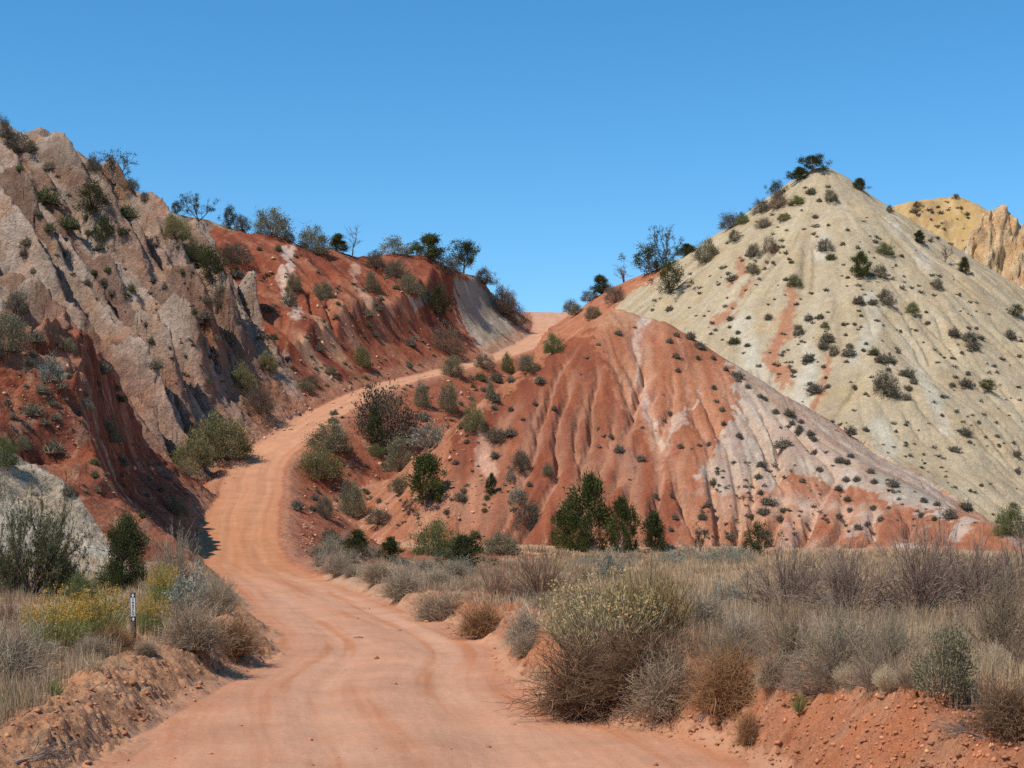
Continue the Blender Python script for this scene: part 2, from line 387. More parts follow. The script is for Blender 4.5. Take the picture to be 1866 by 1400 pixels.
# plain: litter-strewn tan, red where the banks are cut
paint((lid == 0) * sstep(.1, 1.6, n1 + .8) * .5, (.40, .27, .17))
# rocky hill
rk = L('rocky_hill')
uq, vq = uv_rock(x, y)
band = fbm(vq / 2.6, uq / 16, 4, 165)
paint(rk, (.35, .255, .188)); paint(rk * sstep(0, .22, band), (.235, .14, .098)); paint(rk * sstep(.05, .3, -band) * .8, (.48, .355, .27))
paint(rk * sstep(.05, .4, n3 + .15 * n1) * .5, (.37, .19, .115))
paint(rk * sstep(520, 740, PY + 60 * n3) * .55, (.38, .19, .12))
paint(rk * sstep(.25, .5, n2) * .5, (.27, .16, .11))
# red foot hill
a_ = L('apron')
paint(a_, (.26, .082, .044)); paint(a_ * sstep(0, .4, n1) * .8, (.37, .155, .085)); paint(a_ * sstep(.05, .35, -n1) * .8, (.165, .05, .03)); paint(a_ * sstep(.15, .4, n2) * .5, (.40, .24, .15))
paint(a_ * sstep(.15, .5, n3) * .6, (.45, .27, .17))
paint(a_ * sstep(640, 590, PY) * sstep(140, 90, PX) * .6, (.42, .25, .16))
gp = [(-300, 800), (0, 815), (60, 845), (120, 880), (165, 935), (215, 1010), (260, 1080), (-300, 1120)]
paint((a_ | (lid == 0)) & inpoly(gp, PX + 24 * n1 + 14 * n2, PY + 20 * n1 + 12 * n2) & (y > 52) & (y < 110), (.42, .345, .25))
# red hill
r_ = L('red_hill')
rb = fbm((y + .45 * x) / 2.6, (x - .45 * y) / 22, 4, 170)
paint(r_, (.27, .075, .038)); paint(r_ * sstep(0, .35, rb) * .8, (.36, .135, .07)); paint(r_ * sstep(.05, .4, -rb) * .7, (.19, .05, .028)); paint(r_ * sstep(.15, .4, n2) * .4, (.40, .19, .11))
tanz = sstep(1, .4, np.hypot((jx - 590) / 75, (jy - 640) / 95)) + sstep(1, .3, np.hypot((jx - 690) / 120, (jy - 560) / 35)) * .6
paint(r_ * np.clip(tanz, 0, 1) * sstep(-.25, .3, rb) * .85, (.47, .26, .15))
paint(r_ * sstep(15, 6, pdist([(528, 448), (522, 480), (520, 520), (528, 550), (545, 575)])), (.56, .38, .29))
paint(r_ * sstep(9, 3, pdist([(640, 480), (650, 520), (668, 560)])) * .7, (.5, .30, .2))
gry = inpoly([(830, 500), (862, 512), (905, 545), (958, 600), (968, 622), (915, 648), (880, 652), (848, 600), (838, 560)]) | inpoly([(738, 540), (760, 536), (790, 556), (775, 566), (745, 556)])
paint((r_ & gry) * .9, (.39, .315, .225)); paint((r_ & gry) * sstep(.05, .3, rb) * .6, (.27, .21, .17))
paint((r_ & gry) * sstep(612, 622, jy), (.44, .36, .265))
paint(r_ * (PX > 862) * inpoly([(860, 500), (915, 530), (960, 580), (962, 604), (905, 545)]), (.36, .22, .14))
# red fill and ravine side
paint(fill_, (.315, .10, .05)); paint(fill_ * sstep(0, .45, n1) * .7, (.38, .155, .083)); paint(fill_ * sstep(.12, .5, -n1) * .6, (.235, .07, .038))
paint(fill_ * sstep(.3, .55, n2) * .6, (.5, .3, .2))
# orange hill
o_ = L('orange_hill')
gl = sstep(2.2, 4.6, flow_)
paint(o_, (.385, .15, .074)); paint(o_ * sstep(0, .5, n3) * .5, (.40, .175, .095))
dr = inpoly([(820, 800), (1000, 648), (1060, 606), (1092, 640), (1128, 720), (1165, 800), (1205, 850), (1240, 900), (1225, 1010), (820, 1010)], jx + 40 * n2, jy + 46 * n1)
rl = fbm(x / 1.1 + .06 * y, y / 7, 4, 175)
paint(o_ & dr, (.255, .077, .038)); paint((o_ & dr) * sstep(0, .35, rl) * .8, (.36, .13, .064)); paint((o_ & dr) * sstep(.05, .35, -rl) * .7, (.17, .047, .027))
paint((o_ & ~dr) * sstep(.05, .35, -rl) * .6, (.29, .095, .047)); paint((o_ & ~dr) * sstep(.05, .35, rl) * .5, (.48, .225, .13))
paint(o_ * sstep(50, 12, np.hypot((jx - 1128), (jy - 580) * 1.2)) * .8, (.53, .27, .15))
pk = pdist([(1168, 585), (1168, 640), (1160, 690), (1175, 735), (1190, 790), (1208, 812)])
paint(o_ * sstep(34, 8, pk) * .5, (.5, .27, .18)); paint(o_ * sstep(9, 2.5, pk) * .9, (.58, .43, .33))
paint(o_ * sstep(7, 2, pdist([(1205, 815), (1235, 780), (1275, 722)])) * .9, (.58, .43, .33))
paint(o_ * sstep(6, 2, pdist([(1240, 640), (1255, 720), (1215, 800)])) * .3, (.55, .33, .22))
paint(o_ * sstep(9, 3, pdist([(1100, 700), (1130, 790), (1140, 850)])) * .5, (.27, .075, .04))
paint(o_ * sstep(18, 6, pdist([(878, 795), (884, 830), (893, 862)])) * .9, (.54, .31, .21))
wp = inpoly([(1265, 885), (1290, 845), (1325, 775), (1350, 748), (1338, 690), (1322, 640), (1400, 672), (1500, 745), (1600, 815), (1760, 905), (1730, 945), (1640, 915), (1560, 885), (1490, 862), (1440, 868), (1405, 895), (1335, 905)], jx + 34 * n2, jy + 34 * n1)
paint((o_ & wp) * .95, (.475, .40, .31)); paint((o_ & wp) * sstep(0, .35, n1) * .45, (.41, .29, .205)); paint((o_ & wp) * sstep(.1, .4, -n1) * .75, (.53, .455, .36))
paint(o_ * sstep(16, 5, pdist([(1345, 676), (1450, 765), (1575, 852), (1700, 918)])) * .7, (.36, .285, .205))
lowp = sstep(880, 930, jy) * (jx > 1235)
paint(o_ * lowp * sstep(-.1, .3, n3 + .4 * n1) * .75, (.49, .33, .23)); paint(o_ * lowp * sstep(.15, .4, n1 - .2 * n3) * .7, (.5, .42, .34))
paint(o_ * sstep(.5, 2.2, flow_) * sstep(3.6, 2.4, flow_) * .35, (.33, .10, .05)); paint(o_ * gl * .4, (.57, .31, .19))
# cream hill
c_ = L('cream_hill')
peakx, peaky = 36.0, 189.0
ang = np.arctan2(x - peakx, peaky - y)
st = fbm(ang * 14, np.hypot(x - peakx, y - peaky) / 22, 4, 180)
paint(c_, (.44, .335, .208)); paint(c_ * sstep(0, .4, st) * .7, (.505, .405, .27)); paint(c_ * sstep(.1, .45, -st) * .7, (.345, .26, .17))
paint(c_ * sstep(.25, .5, n3) * .4, (.46, .37, .21))
for q, w in (([(1500, 420), (1496, 470)], 16), ([(1580, 540), (1600, 590), (1560, 660)], 16), ([(1480, 640), (1460, 720), (1470, 760)], 18), ([(1350, 590), (1370, 650), (1400, 700), (1450, 760)], 24), ([(1600, 780), (1620, 830)], 20), ([(1680, 690), (1730, 780)], 12), ([(1620, 400), (1700, 480)], 9)):
    paint(c_ * sstep(w * 1.3, w * .2, pdist(q)) * .7, (.53, .465, .355))
for q, w in (([(1442, 520), (1448, 560), (1425, 610), (1405, 640)], 18), ([(1425, 600), (1415, 660), (1440, 690)], 13), ([(1350, 480), (1335, 520)], 12), ([(1330, 560), (1305, 590)], 14), ([(1375, 520), (1350, 540)], 6), ([(1510, 640), (1500, 700), (1480, 760)], 8), ([(1660, 875), (1690, 905), (1760, 930)], 18), ([(1400, 655), (1430, 700)], 8)):
    paint(c_ * sstep(w, w * .35, pdist(q)) * .85, (.41, .175, .095))
mound = c_ & ((jx < 1112) | ((jy < 556 - (jx - 1110) * .55) & (jx < 1215)))
paint(mound, (.40, .15, .075)); paint(mound * sstep(0, .4, n1) * .6, (.47, .23, .13))
# far hill, outcrop
paint(L('distant_hill'), (.47, .30, .125)); paint(L('distant_hill') * sstep(0, .3, n3) * .7, (.36, .22, .10)); paint(L('distant_hill') * sstep(.05, .3, n1) * .6, (.52, .36, .18))
q_ = L('rock_outcrop'); paint(q_, (.60, .40, .215)); paint(q_ * sstep(-.1, .3, n3 + .5 * n1) * .8, (.60, .50, .39)); paint(q_ * sstep(.2, .45, -n1) * .7, (.44, .25, .11))
# banks near the camera and road shoulders
sh = sstep(-.15, .2, e_)
nearb = sstep(60, 30, y) * sstep(3.2 + .8 * 0, 1.3, e_)
paint(nearb * sh, (.44, .175, .085)); paint(nearb * sh * sstep(0, .4, n2) * .6, (.47, .25, .14))
paint(nearb * sh * (lat_ < 0) * .55, (.45, .27, .15))
shf = sstep(60, 75, y) * sstep(-.1, .2, e_) * sstep(1.8, .6, e_)
paint(shf * .7, (.43, .20, .115))
# road
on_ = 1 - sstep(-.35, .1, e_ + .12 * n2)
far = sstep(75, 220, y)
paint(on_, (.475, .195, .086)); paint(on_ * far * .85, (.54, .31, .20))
wl = lat_ + .35 * fbm(s_ / 14, lat_ * 0, 2, 101)
tr = np.exp(-((wl - .95) / .5)**2) + np.exp(-((wl + .75) / .5)**2)
stk = fbm(wl / .38, s_ / 16, 4, 181) + .25 * fbm(wl / .12, s_ / 4, 2, 182)
paint(on_ * np.clip(tr, 0, 1) * (.55 - .25 * sstep(50, 80, y)) * (.9 + .8 * stk), (.55, .275, .145)); paint(on_ * sstep(-.05, .4, stk) * .35, (.55, .27, .14)); paint(on_ * sstep(.05, .4, -stk) * .35, (.41, .15, .068))
paint(on_ * sstep(8, 1, np.hypot((y - 30) / 9, (lat_ - .1) * .8)) * .45 * sstep(-.3, .3, stk + .3), (.54, .31, .21))
paint(on_ * sstep(-.9, -.1, e_) * .35, (.47, .18, .085))
C *= (1 + .10 * n2 + .06 * n1)[:, None]
V = np.stack([x, y, z], 1)
# rock faces: shove the steep ones sideways too, so that ledges and hollows are not one smooth sheet
rkm = bil(ROCKM, x, y) * .6 + .7 * bil(APM, x, y) + bil(OUTM, x, y)
for ax, sd in ((0, 200), (1, 210)):
    V[:, ax] += rkm * sstep(70, 90, y) * (1 - on_) * (.45 * fbm((x + y) / 1.3, z / 1.1, 3, sd) + .25 * fbm((x - y) / .6, z / .5, 2, sd + 4))
om = bil(OUTM, x, y); V[:, 1] += om * (1.8 * saw(x / 3.3 + .35 * fbm(x / 4, z / 5, 2, 241)) + 1.2 * (ridged(x / 2.2, z / 7, 3, 243) - .6) * 2)
nr, nc = len(yr), len(uu)
ii = np.arange(nr * nc).reshape(nr, nc)
quads = np.stack([ii[:-1, :-1], ii[:-1, 1:], ii[1:, 1:], ii[1:, :-1]], -1).reshape(-1, 4)
cat = lid.copy(); cat[fill_] = 8; cat[(e_ < .05)] = 9
fc = cat[quads[:, 0]]
NAMES = {0: 'ground', 1: 'rocky_hill', 2: 'red_foothill', 3: 'red_hill', 4: 'cream_hill', 5: 'orange_hill', 6: 'distant_hill', 7: 'rock_outcrop', 8: 'hillside', 9: 'road'}
LABELS = {0: 'flat desert ground of tan and red soil beside the dirt road', 1: 'steep tan hogback hill with ribs of tilted rock above the road', 2: 'dark red crumbling foothill with a pale grey apron below the tan rock ribs', 3: 'deep red hill above the upper road with a white streak and grey end',
 4: 'tall cream pyramid hill dotted with small shrubs', 5: 'orange and red badland hill with white streaks in front of the pyramid', 6: 'far ochre hill behind the right shoulder of the pyramid', 7: 'pale orange rock tower with upright cracks beside the ochre hill', 8: 'loose red slope falling away below the climbing road', 9: 'winding red dirt road climbing to the gap in the hills'}
MATS = {0: M_SOIL, 1: M_ROCK, 2: M_ROCK, 3: M_SLOPE, 4: M_SLOPE, 5: M_SLOPE, 6: M_SLOPE, 7: M_ROCK, 8: M_SLOPE, 9: M_ROAD}
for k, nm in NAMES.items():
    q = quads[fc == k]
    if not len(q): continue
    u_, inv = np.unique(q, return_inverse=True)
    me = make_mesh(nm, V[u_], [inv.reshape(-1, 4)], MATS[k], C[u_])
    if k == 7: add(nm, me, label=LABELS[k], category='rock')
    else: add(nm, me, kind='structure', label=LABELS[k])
log('ground mesh')
# coarse land further out, just under the fine sheet
cx = np.arange(-420, 421, 6.); cy = np.arange(-160, 700, 6.)
bx, by = np.meshgrid(cx, cy)
bz = np.where((by < 330) & (by > -30) & (np.abs(bx) < 90), height(np.clip(bx, -84, 94).ravel(), np.clip(by, -29, 334).ravel()).reshape(bx.shape), 0)
wi = (np.abs(bx) < .52 * (by + 6) + 14) & (by > -8) & (by < 338)
bz = np.where(wi, np.minimum(bz, 0) - 6., .2 + 1.2 * fbm(bx / 40, by / 40, 3, 230) - 1.5 * (by > 330) - .8)
gi = np.arange(bx.size).reshape(bx.shape)
q = np.stack([gi[:-1, :-1], gi[:-1, 1:], gi[1:, 1:], gi[1:, :-1]], -1).reshape(-1, 4)
bc = np.zeros((bx.size, 3)); bc[:] = (.42, .22, .12)
add('terrain', make_mesh('terrain', np.stack([bx.ravel(), by.ravel(), bz.ravel()], 1), [q], M_SOIL, bc), kind='structure', label='open desert land beyond the hills')
# ------------------------------------------------------------------ plant materials and generators
def leaf_mat(name, rough=.8, trans=.25, var=.22):
    m, nt, b, o = new_mat(name)
    b.inputs['Roughness'].default_value = rough
    at = node(nt, 'ShaderNodeAttribute', attribute_name='Col'); oi = node(nt, 'ShaderNodeObjectInfo')
    k = mathn(nt, 'MULTIPLY_ADD', oi.outputs['Random'], var, 1 - var / 2)
    hs = node(nt, 'ShaderNodeVectorMath', operation='SCALE'); nt.links.new(at.outputs['Color'], hs.inputs[0]); nt.links.new(k, hs.inputs['Scale'])
    nt.links.new(hs.outputs[0], b.inputs['Base Color'])
    if trans:
        t = node(nt, 'ShaderNodeBsdfTranslucent'); nt.links.new(hs.outputs[0], t.inputs[0])
        mx = node(nt, 'ShaderNodeMixShader'); mx.inputs[0].default_value = trans
        nt.links.new(b.outputs[0], mx.inputs[1]); nt.links.new(t.outputs[0], mx.inputs[2]); nt.links.new(mx.outputs[0], o.inputs[0])
    return m
M_LEAF = leaf_mat('foliage'); M_TWIG = leaf_mat('dry_twigs', .9, .12); M_WOOD = leaf_mat('grey_wood', .9, 0); M_GRASS = leaf_mat('dry_grass', .85, .2)
class Kit:
    def __init__(s): s.v = []; s.f4 = []; s.f3 = []; s.c = []; s.n = 0
    def put(s, V, f4=None, f3=None, c=None):
        V = V.reshape(-1, 3)
        s.v.append(V); s.c.append(np.broadcast_to(np.asarray(c, float), V.shape) if np.ndim(c) < 2 else c.reshape(-1, 3))
        if f4 is not None: s.f4.append(f4 + s.n)
        if f3 is not None: s.f3.append(f3 + s.n)
        s.n += len(V)
    def ribbons(s, Pn, W, c, rnd, tip=None):
        """Pn (n,k,3) centre lines, W (n,k) widths, c (n,3) colours; tip (n,3): colour at the far end"""
        n, k, _ = Pn.shape
        T = np.gradient(Pn, axis=1); T /= np.linalg.norm(T, axis=2, keepdims=True) + 1e-9
        R = rnd.normal(size=(n, 1, 3)); S = np.cross(T, np.broadcast_to(R, T.shape)); S /= np.linalg.norm(S, axis=2, keepdims=True) + 1e-9
        A = Pn - S * W[..., None] / 2; B = Pn + S * W[..., None] / 2
        V = np.stack([A, B], 2)                                   # n,k,2,3
        base = (np.arange(n) * k * 2)[:, None] + (np.arange(k - 1) * 2)[None]
        f = np.stack([base, base + 1, base + 3, base + 2], -1).reshape(-1, 4)
        c = np.broadcast_to(np.asarray(c, float), (n, 3))
        t = np.linspace(0, 1, k)[None, :, None]
        cc = c[:, None, :] if tip is None else c[:, None, :] * (1 - t) + np.broadcast_to(np.asarray(tip, float), (n, 3))[:, None, :] * t
        cc = np.broadcast_to(cc[:, :, None, :], V.shape)
        s.put(V, f4=f, c=cc.reshape(-1, 3))
    def tubes(s, Pn, W, c, m=5):
        n, k, _ = Pn.shape
        T = np.gradient(Pn, axis=1); T /= np.linalg.norm(T, axis=2, keepdims=True) + 1e-9
        ref = np.where(np.abs(T[:, :1, 2:3]) > .8, np.array([1., 0, 0]), np.array([0, 0, 1.]))
        S = np.cross(T, np.broadcast_to(ref, T.shape)); S /= np.linalg.norm(S, axis=2, keepdims=True) + 1e-9
        U = np.cross(T, S)
        a = np.arange(m) * 2 * np.pi / m
        V = Pn[:, :, None, :] + (S[:, :, None, :] * np.cos(a)[:, None] + U[:, :, None, :] * np.sin(a)[:, None]) * W[:, :, None, None] / 2
        b = (np.arange(n) * k * m)[:, None, None] + (np.arange(k - 1) * m)[None, :, None]
        i = np.arange(m)[None, None]; j = (i + 1) % m
        f = np.stack([b + i, b + j, b + m + j, b + m + i], -1).reshape(-1, 4)
        c = np.broadcast_to(np.asarray(c, float), (n, 3))
        s.put(V, f4=f, c=np.broadcast_to(c[:, None, None, :], V.shape).reshape(-1, 3))
    def leaves(s, Cn, D, L, W, c, rnd):
        """diamond leaves at Cn along D"""
        n = len(Cn); D = D / (np.linalg.norm(D, axis=1, keepdims=True) + 1e-9)
        S = np.cross(D, rnd.normal(size=(n, 3))); S /= np.linalg.norm(S, axis=1, keepdims=True) + 1e-9
        L = np.broadcast_to(L, n)[:, None]; W = np.broadcast_to(W, n)[:, None]
        V = np.stack([Cn - D * L * .5, Cn - S * W * .5, Cn + D * L * .5, Cn + S * W * .5], 1)
        f = (np.arange(n) * 4)[:, None] + np.arange(4)[None]
        s.put(V, f4=f, c=np.repeat(np.broadcast_to(c, (n, 3)), 4, 0))
    def mesh(s, name, mat):
        return make_mesh(name, np.concatenate(s.v), [np.concatenate(s.f4)] if s.f4 else [] + ([np.concatenate(s.f3)] if s.f3 else []), mat, np.concatenate(s.c), smooth=False)
def dome_dirs(n, rnd, lo=-.1):
    z = rnd.uniform(lo, 1, n); a = rnd.uniform(0, 2 * np.pi, n); r = np.sqrt(np.maximum(1 - z * z, 0))
    return np.stack([r * np.cos(a), r * np.sin(a), z], 1)
def lump(D, seed, amp):
    return 1 + amp * (fbm(D[:, 0] * 2.2 + seed * 3.3, D[:, 1] * 2.2 + D[:, 2] * 2.9, 3, seed) * 2)
def curve(a, b, k, rnd, bend=.15, lift=0):
    """bent lines from a (n,3) to b (n,3)"""
    n = len(a); t = np.linspace(0, 1, k)[None, :, None]
    L = np.linalg.norm(b - a, axis=1)[:, None, None]
    off = rnd.normal(size=(n, 1, 3)) * bend * L
    p = a[:, None] * (1 - t) + b[:, None] * t + off * (4 * t * (1 - t)) * .5
    p[..., 2] += (lift * L * t * (1 - t))[..., 0]
    return p
def shade(c, n, rnd, v=.18, h=.06):
    c = np.array(c)[None] * (1 + rnd.normal(size=(n, 1)) * v) * (1 + rnd.normal(size=(n, 3)) * h)
    return np.clip(c, .005, 1)
def mix(c1, c2, t): t = np.asarray(t)[:, None]; return np.array(c1)[None] * (1 - t) + np.array(c2)[None] * t

def g_shrub(seed, c1, c2, cw, n_tip=120, per=46, L=.046, W=.022, spread=.07, amp=.3, h=.85, up=.35, inner=.55, woodw=.012):
    """round desert shrub, unit width 1: returns [('foliage', mesh), ('stem', mesh)]"""
    rnd = np.random.RandomState(seed); D = dome_dirs(n_tip, rnd, -.05)
    r = .5 * lump(D, seed, amp) * rnd.uniform(inner, 1, n_tip)**.6
    T = D * r[:, None] * np.array([1, 1, 2 * h * .92]); T[:, 2] = np.maximum(T[:, 2], .03) + .03
    w = Kit(); A = rnd.normal(size=(n_tip, 3)) * .03; A[:, 2] = 0
    w.ribbons(curve(A, T, 5, rnd, .14), np.linspace(woodw, woodw * .35, 5)[None] * np.ones((n_tip, 1)), shade(cw, n_tip, rnd), rnd)
    sub = rnd.randint(0, n_tip, n_tip * 3); B = T[sub] + rnd.normal(size=(len(sub), 3)) * spread * 1.3
    w.ribbons(curve(T[sub] * .72, B, 3, rnd, .1), np.full((len(sub), 3), woodw * .4), shade(cw, len(sub), rnd), rnd)
    f = Kit(); n = n_tip * per; q = np.repeat(np.arange(n_tip), per)
    Cn = T[q] + rnd.normal(size=(n, 3)) * spread * np.repeat(rnd.uniform(.6, 1.3, n_tip), per)[:, None]
    Cn[:, 2] = np.maximum(Cn[:, 2], .015)
    dirs = Cn * np.array([1, 1, .7]) + rnd.normal(size=(n, 3)) * .35; dirs[:, 2] += up
    tone = np.clip(np.repeat(rnd.rand(n_tip), per) * .7 + rnd.rand(n) * .3, 0, 1)
    col = mix(c1, c2, tone) * (1 + rnd.normal(size=(n, 1)) * .15)
    f.leaves(Cn, dirs, L * rnd.uniform(.6, 1.3, n), W * rnd.uniform(.6, 1.3, n), np.clip(col, .005, 1), rnd)
    return [('foliage', f.mesh('shrub_foliage', M_LEAF)), ('stem', w.mesh('shrub_stem', M_TWIG))]
def g_juniper(seed, c1, c2, shape='cone', n_cl=70, per=60, L=.05, W=.018, wid=.32, gap=.0, trunk=.05):
    """juniper or pinyon, unit height 1"""
    rnd = np.random.RandomState(seed); z = rnd.uniform(.05, 1, n_cl)**.85
    if shape == 'cone': prof = np.interp(z, [0, .15, .45, .8, 1], [.75, 1, .82, .42, .05])
    elif shape == 'oval': prof = np.interp(z, [0, .15, .5, .8, 1], [.55, .95, 1, .7, .1])
    elif shape == 'open': z = rnd.uniform(.22, 1, n_cl); prof = np.interp(z, [.2, .4, .7, 1], [.7, 1.1, 1, .35])
    else: z = rnd.uniform(.3, 1, n_cl); prof = np.interp(z, [.3, .5, .75, 1], [.8, 1.1, .9, .3])
    a = rnd.uniform(0, 2 * np.pi, n_cl); rr = wid * prof * np.sqrt(rnd.uniform(.12, 1, n_cl)) * (1 + .35 * rnd.normal(size=n_cl) * (.75 if shape != 'open' else 1)) * (1 + .35 * np.sin(a * 2 + z * 5 + seed))
    T = np.stack([rr * np.cos(a), rr * np.sin(a), z * .93], 1)
    lean = rnd.normal(size=2) * .06
    w = Kit(); ks = 7; tz = np.linspace(0, .9, ks)
    tr = np.stack([lean[0] * np.sin(tz * 3), lean[1] * np.sin(tz * 2.4), tz - .02], 1)[None]
    w.tubes(tr, np.linspace(trunk, .008, ks)[None], (.17, .13, .10), 6)
    st = np.clip(T[:, 2] - rr * rnd.uniform(.5, 1.1, n_cl), .02, .85)
    A = np.stack([np.interp(st, tz, tr[0, :, 0]), np.interp(st, tz, tr[0, :, 1]), st], 1)
    w.tubes(curve(A, T, 4, rnd, .1), np.linspace(.016, .005, 4)[None] * np.ones((n_cl, 1)), shade((.17, .13, .10), n_cl, rnd), 3)
    f = Kit(); n = n_cl * per; q = np.repeat(np.arange(n_cl), per)
    size = (.06 + .04 * rnd.rand(n_cl)) * (1.15 if shape in ('pinyon', 'open') else 1)
    off = rnd.normal(size=(n, 3)) * np.array([.55, .55, .72]) * size[q][:, None]
    Cn = T[q] + off; Cn[:, 2] = np.maximum(Cn[:, 2], .01)
    out = T[q] * np.array([1, 1, 0]); dirs = out * 2 + off * 3 + rnd.normal(size=(n, 3)) * .25; dirs[:, 2] += .45
    tone = np.clip(np.repeat(rnd.rand(n_cl), per) * .65 + rnd.rand(n) * .35, 0, 1)
    f.leaves(Cn, dirs, L * rnd.uniform(.6, 1.4, n), W * rnd.uniform(.7, 1.3, n), np.clip(mix(c1, c2, tone) * (1 + rnd.normal(size=(n, 1)) * .18), .004, 1), rnd)
    return [('crown', f.mesh('juniper_crown', M_LEAF)), ('trunk', w.mesh('juniper_trunk', M_WOOD))]
def branch_levels(rnd, roots, dirs, L, levels, kids, ang, ks=4, grav=0.0, wig=.12):
    """recursive twigs, level by level: list of (P (n,k,3), level)"""
    out = []; a = roots; d = dirs; l = L
    for lv in range(levels):
        n = len(a); t = np.linspace(0, 1, ks)[None, :, None]
        p = a[:, None] + d[:, None] * l[:, None, None] * t + np.cumsum(rnd.normal(size=(n, ks, 3)), 1) * wig * l[:, None, None] / ks * t
        p[..., 2] += grav * (l[:, None] * t[..., 0]**2)
        out.append(p)
        if lv == levels - 1: break
        m = kids[lv]; tt = rnd.uniform(.3, 1, (n, m)); idx = tt * (ks - 1); i0 = np.clip(idx.astype(int), 0, ks - 2); fr = (idx - i0)[..., None]
        r = np.arange(n)[:, None]
        a2 = (p[r, i0] * (1 - fr) + p[r, i0 + 1] * fr).reshape(-1, 3)
        d2 = np.repeat(d, m, 0) + rnd.normal(size=(n * m, 3)) * ang
        d = d2 / np.linalg.norm(d2, axis=1, keepdims=True); a = a2
        l = np.repeat(l, m) * rnd.uniform(.35, .65, n * m) * 1.0
    return out
def g_twigs(seed, c1, c2, n=26, kids=(6, 5), spread=.75, ang=.34, w=(.012, .006, .0035), leaf=None, leafn=0, h=1.0, grav=0, lean=(0, 0)):
    """bare twiggy bush, unit height about 1"""
    rnd = np.random.RandomState(seed); D = dome_dirs(n, rnd, .15); D[:, :2] *= spread; D[:, 0] += lean[0]; D[:, 1] += lean[1]; D /= np.linalg.norm(D, axis=1, keepdims=True)
    R = rnd.normal(size=(n, 3)) * .035; R[:, 2] = 0
    lv = branch_levels(rnd, R, D, rnd.uniform(.45, .85, n) * h, len(kids) + 1, kids, ang, grav=grav)
    k = Kit()
    for i, p in enumerate(lv):
        cc = mix(c1, c2, rnd.rand(len(p))) * (1 + rnd.normal(size=(len(p), 1)) * .15)
        ww = np.linspace(w[i], w[i] * .55, p.shape[1])[None] * np.ones((len(p), 1))
        if i == 0: k.tubes(p, ww, np.clip(cc, .01, 1), 4)
        else: k.ribbons(p, ww, np.clip(cc, .01, 1), rnd)
    parts = [('stem', k.mesh('bush_stem', M_TWIG))]
    if leafn:
        f = Kit(); last = lv[-1]; i = rnd.randint(0, len(last), leafn); j = rnd.randint(1, last.shape[1], leafn)
        Cn = last[i, j] + rnd.normal(size=(leafn, 3)) * .012
        f.leaves(Cn, rnd.normal(size=(leafn, 3)) + np.array([0, 0, .6]), .026 * rnd.uniform(.6, 1.3, leafn), .011 * rnd.uniform(.6, 1.3, leafn), shade(leaf, leafn, rnd, .25, .1), rnd)
        parts.append(('foliage', f.mesh('bush_foliage', M_LEAF)))
    return parts
def g_brush(seed, stem1, stem2, tip, flower=None, n=420, h=.8, fan=.5, w=.006, nf=9):
    """upright fine-stemmed brush, unit width 1, flower heads on top"""
    rnd = np.random.RandomState(seed); a = rnd.uniform(0, 2 * np.pi, n); q = np.sqrt(rnd.rand(n))
    A = np.stack([q * .2 * np.cos(a), q * .2 * np.sin(a), np.zeros(n)], 1)
    hh = h * rnd.uniform(.45, 1, n)**.8 * (1 - .3 * q**2) * (1 + .18 * np.sin(a * 3 + seed))
    B = np.stack([q * fan * np.cos(a), q * fan * np.sin(a), hh], 1) + rnd.normal(size=(n, 3)) * .035
    k = Kit(); p = curve(A, B, 5, rnd, .08, .18)
    k.ribbons(p, np.linspace(w * 1.2, w * .7, 5)[None] * np.ones((n, 1)), np.clip(mix(stem1, stem2, rnd.rand(n)) * (1 + rnd.normal(size=(n, 1)) * .15), .01, 1), rnd, np.clip(mix(stem2, tip, rnd.rand(n)), .01, 1))
    m = n * 4; i = rnd.randint(0, n, m); j = rnd.randint(2, 5, m)
    k.leaves(p[i, j] + rnd.normal(size=(m, 3)) * .012, rnd.normal(size=(m, 3)) * .3 + np.array([0, 0, 1]), .06 * rnd.uniform(.6, 1.4, m), .006, shade(tip, m, rnd, .2, .08), rnd)
    parts = [('stem', k.mesh('brush_stem', M_TWIG))]
    if flower is not None:
        f = Kit(); top = np.flatnonzero(hh > h * .6); m = len(top) * nf; i = np.repeat(top, nf)
        f.leaves(B[i] + rnd.normal(size=(m, 3)) * np.array([.016, .016, .02]), rnd.normal(size=(m, 3)), .026 * rnd.uniform(.6, 1.3, m), .018, shade(flower, m, rnd, .18, .08), rnd)
        parts.append(('flower_head', f.mesh('brush_flower_head', M_LEAF)))
    return parts
def g_tangle(seed, c1, c2, n=1500, h=.7, w=.0068, droop=.35, core=None):
    """rounded mass of fine dry stems, unit width 1"""
    rnd = np.random.RandomState(seed); D = dome_dirs(n, rnd, -.15); r = .5 * lump(D, seed, .5) * rnd.uniform(.4, 1.08, n)**.8
    T = D * r[:, None] * np.array([1, 1, 2 * h]); T[:, 2] = np.maximum(T[:, 2] + .05, .0)
    A = rnd.normal(size=(n, 3)) * .09; A[:, 2] = np.abs(A[:, 2]) * .5
    k = Kit(); p = curve(A, T, 6, rnd, .22, droop)
    k.ribbons(p, np.linspace(w, w * .5, 6)[None] * np.ones((n, 1)), np.clip(mix(c1, c2, rnd.rand(n)) * (1 + rnd.normal(size=(n, 1)) * .18), .01, 1), rnd)
    m = n * 3; i = rnd.randint(0, n, m); j = rnd.randint(2, 6, m); a = p[i, j]
    b = a + rnd.normal(size=(m, 3)) * .055 + (a - np.array([0, 0, .1])) * .12
    k.ribbons(curve(a, b, 3, rnd, .25), np.full((m, 3), w * .5), np.clip(mix(c1, c2, rnd.rand(m)) * 1.05, .01, 1), rnd)
    return [('stem', k.mesh('tangle_stem', M_TWIG))]
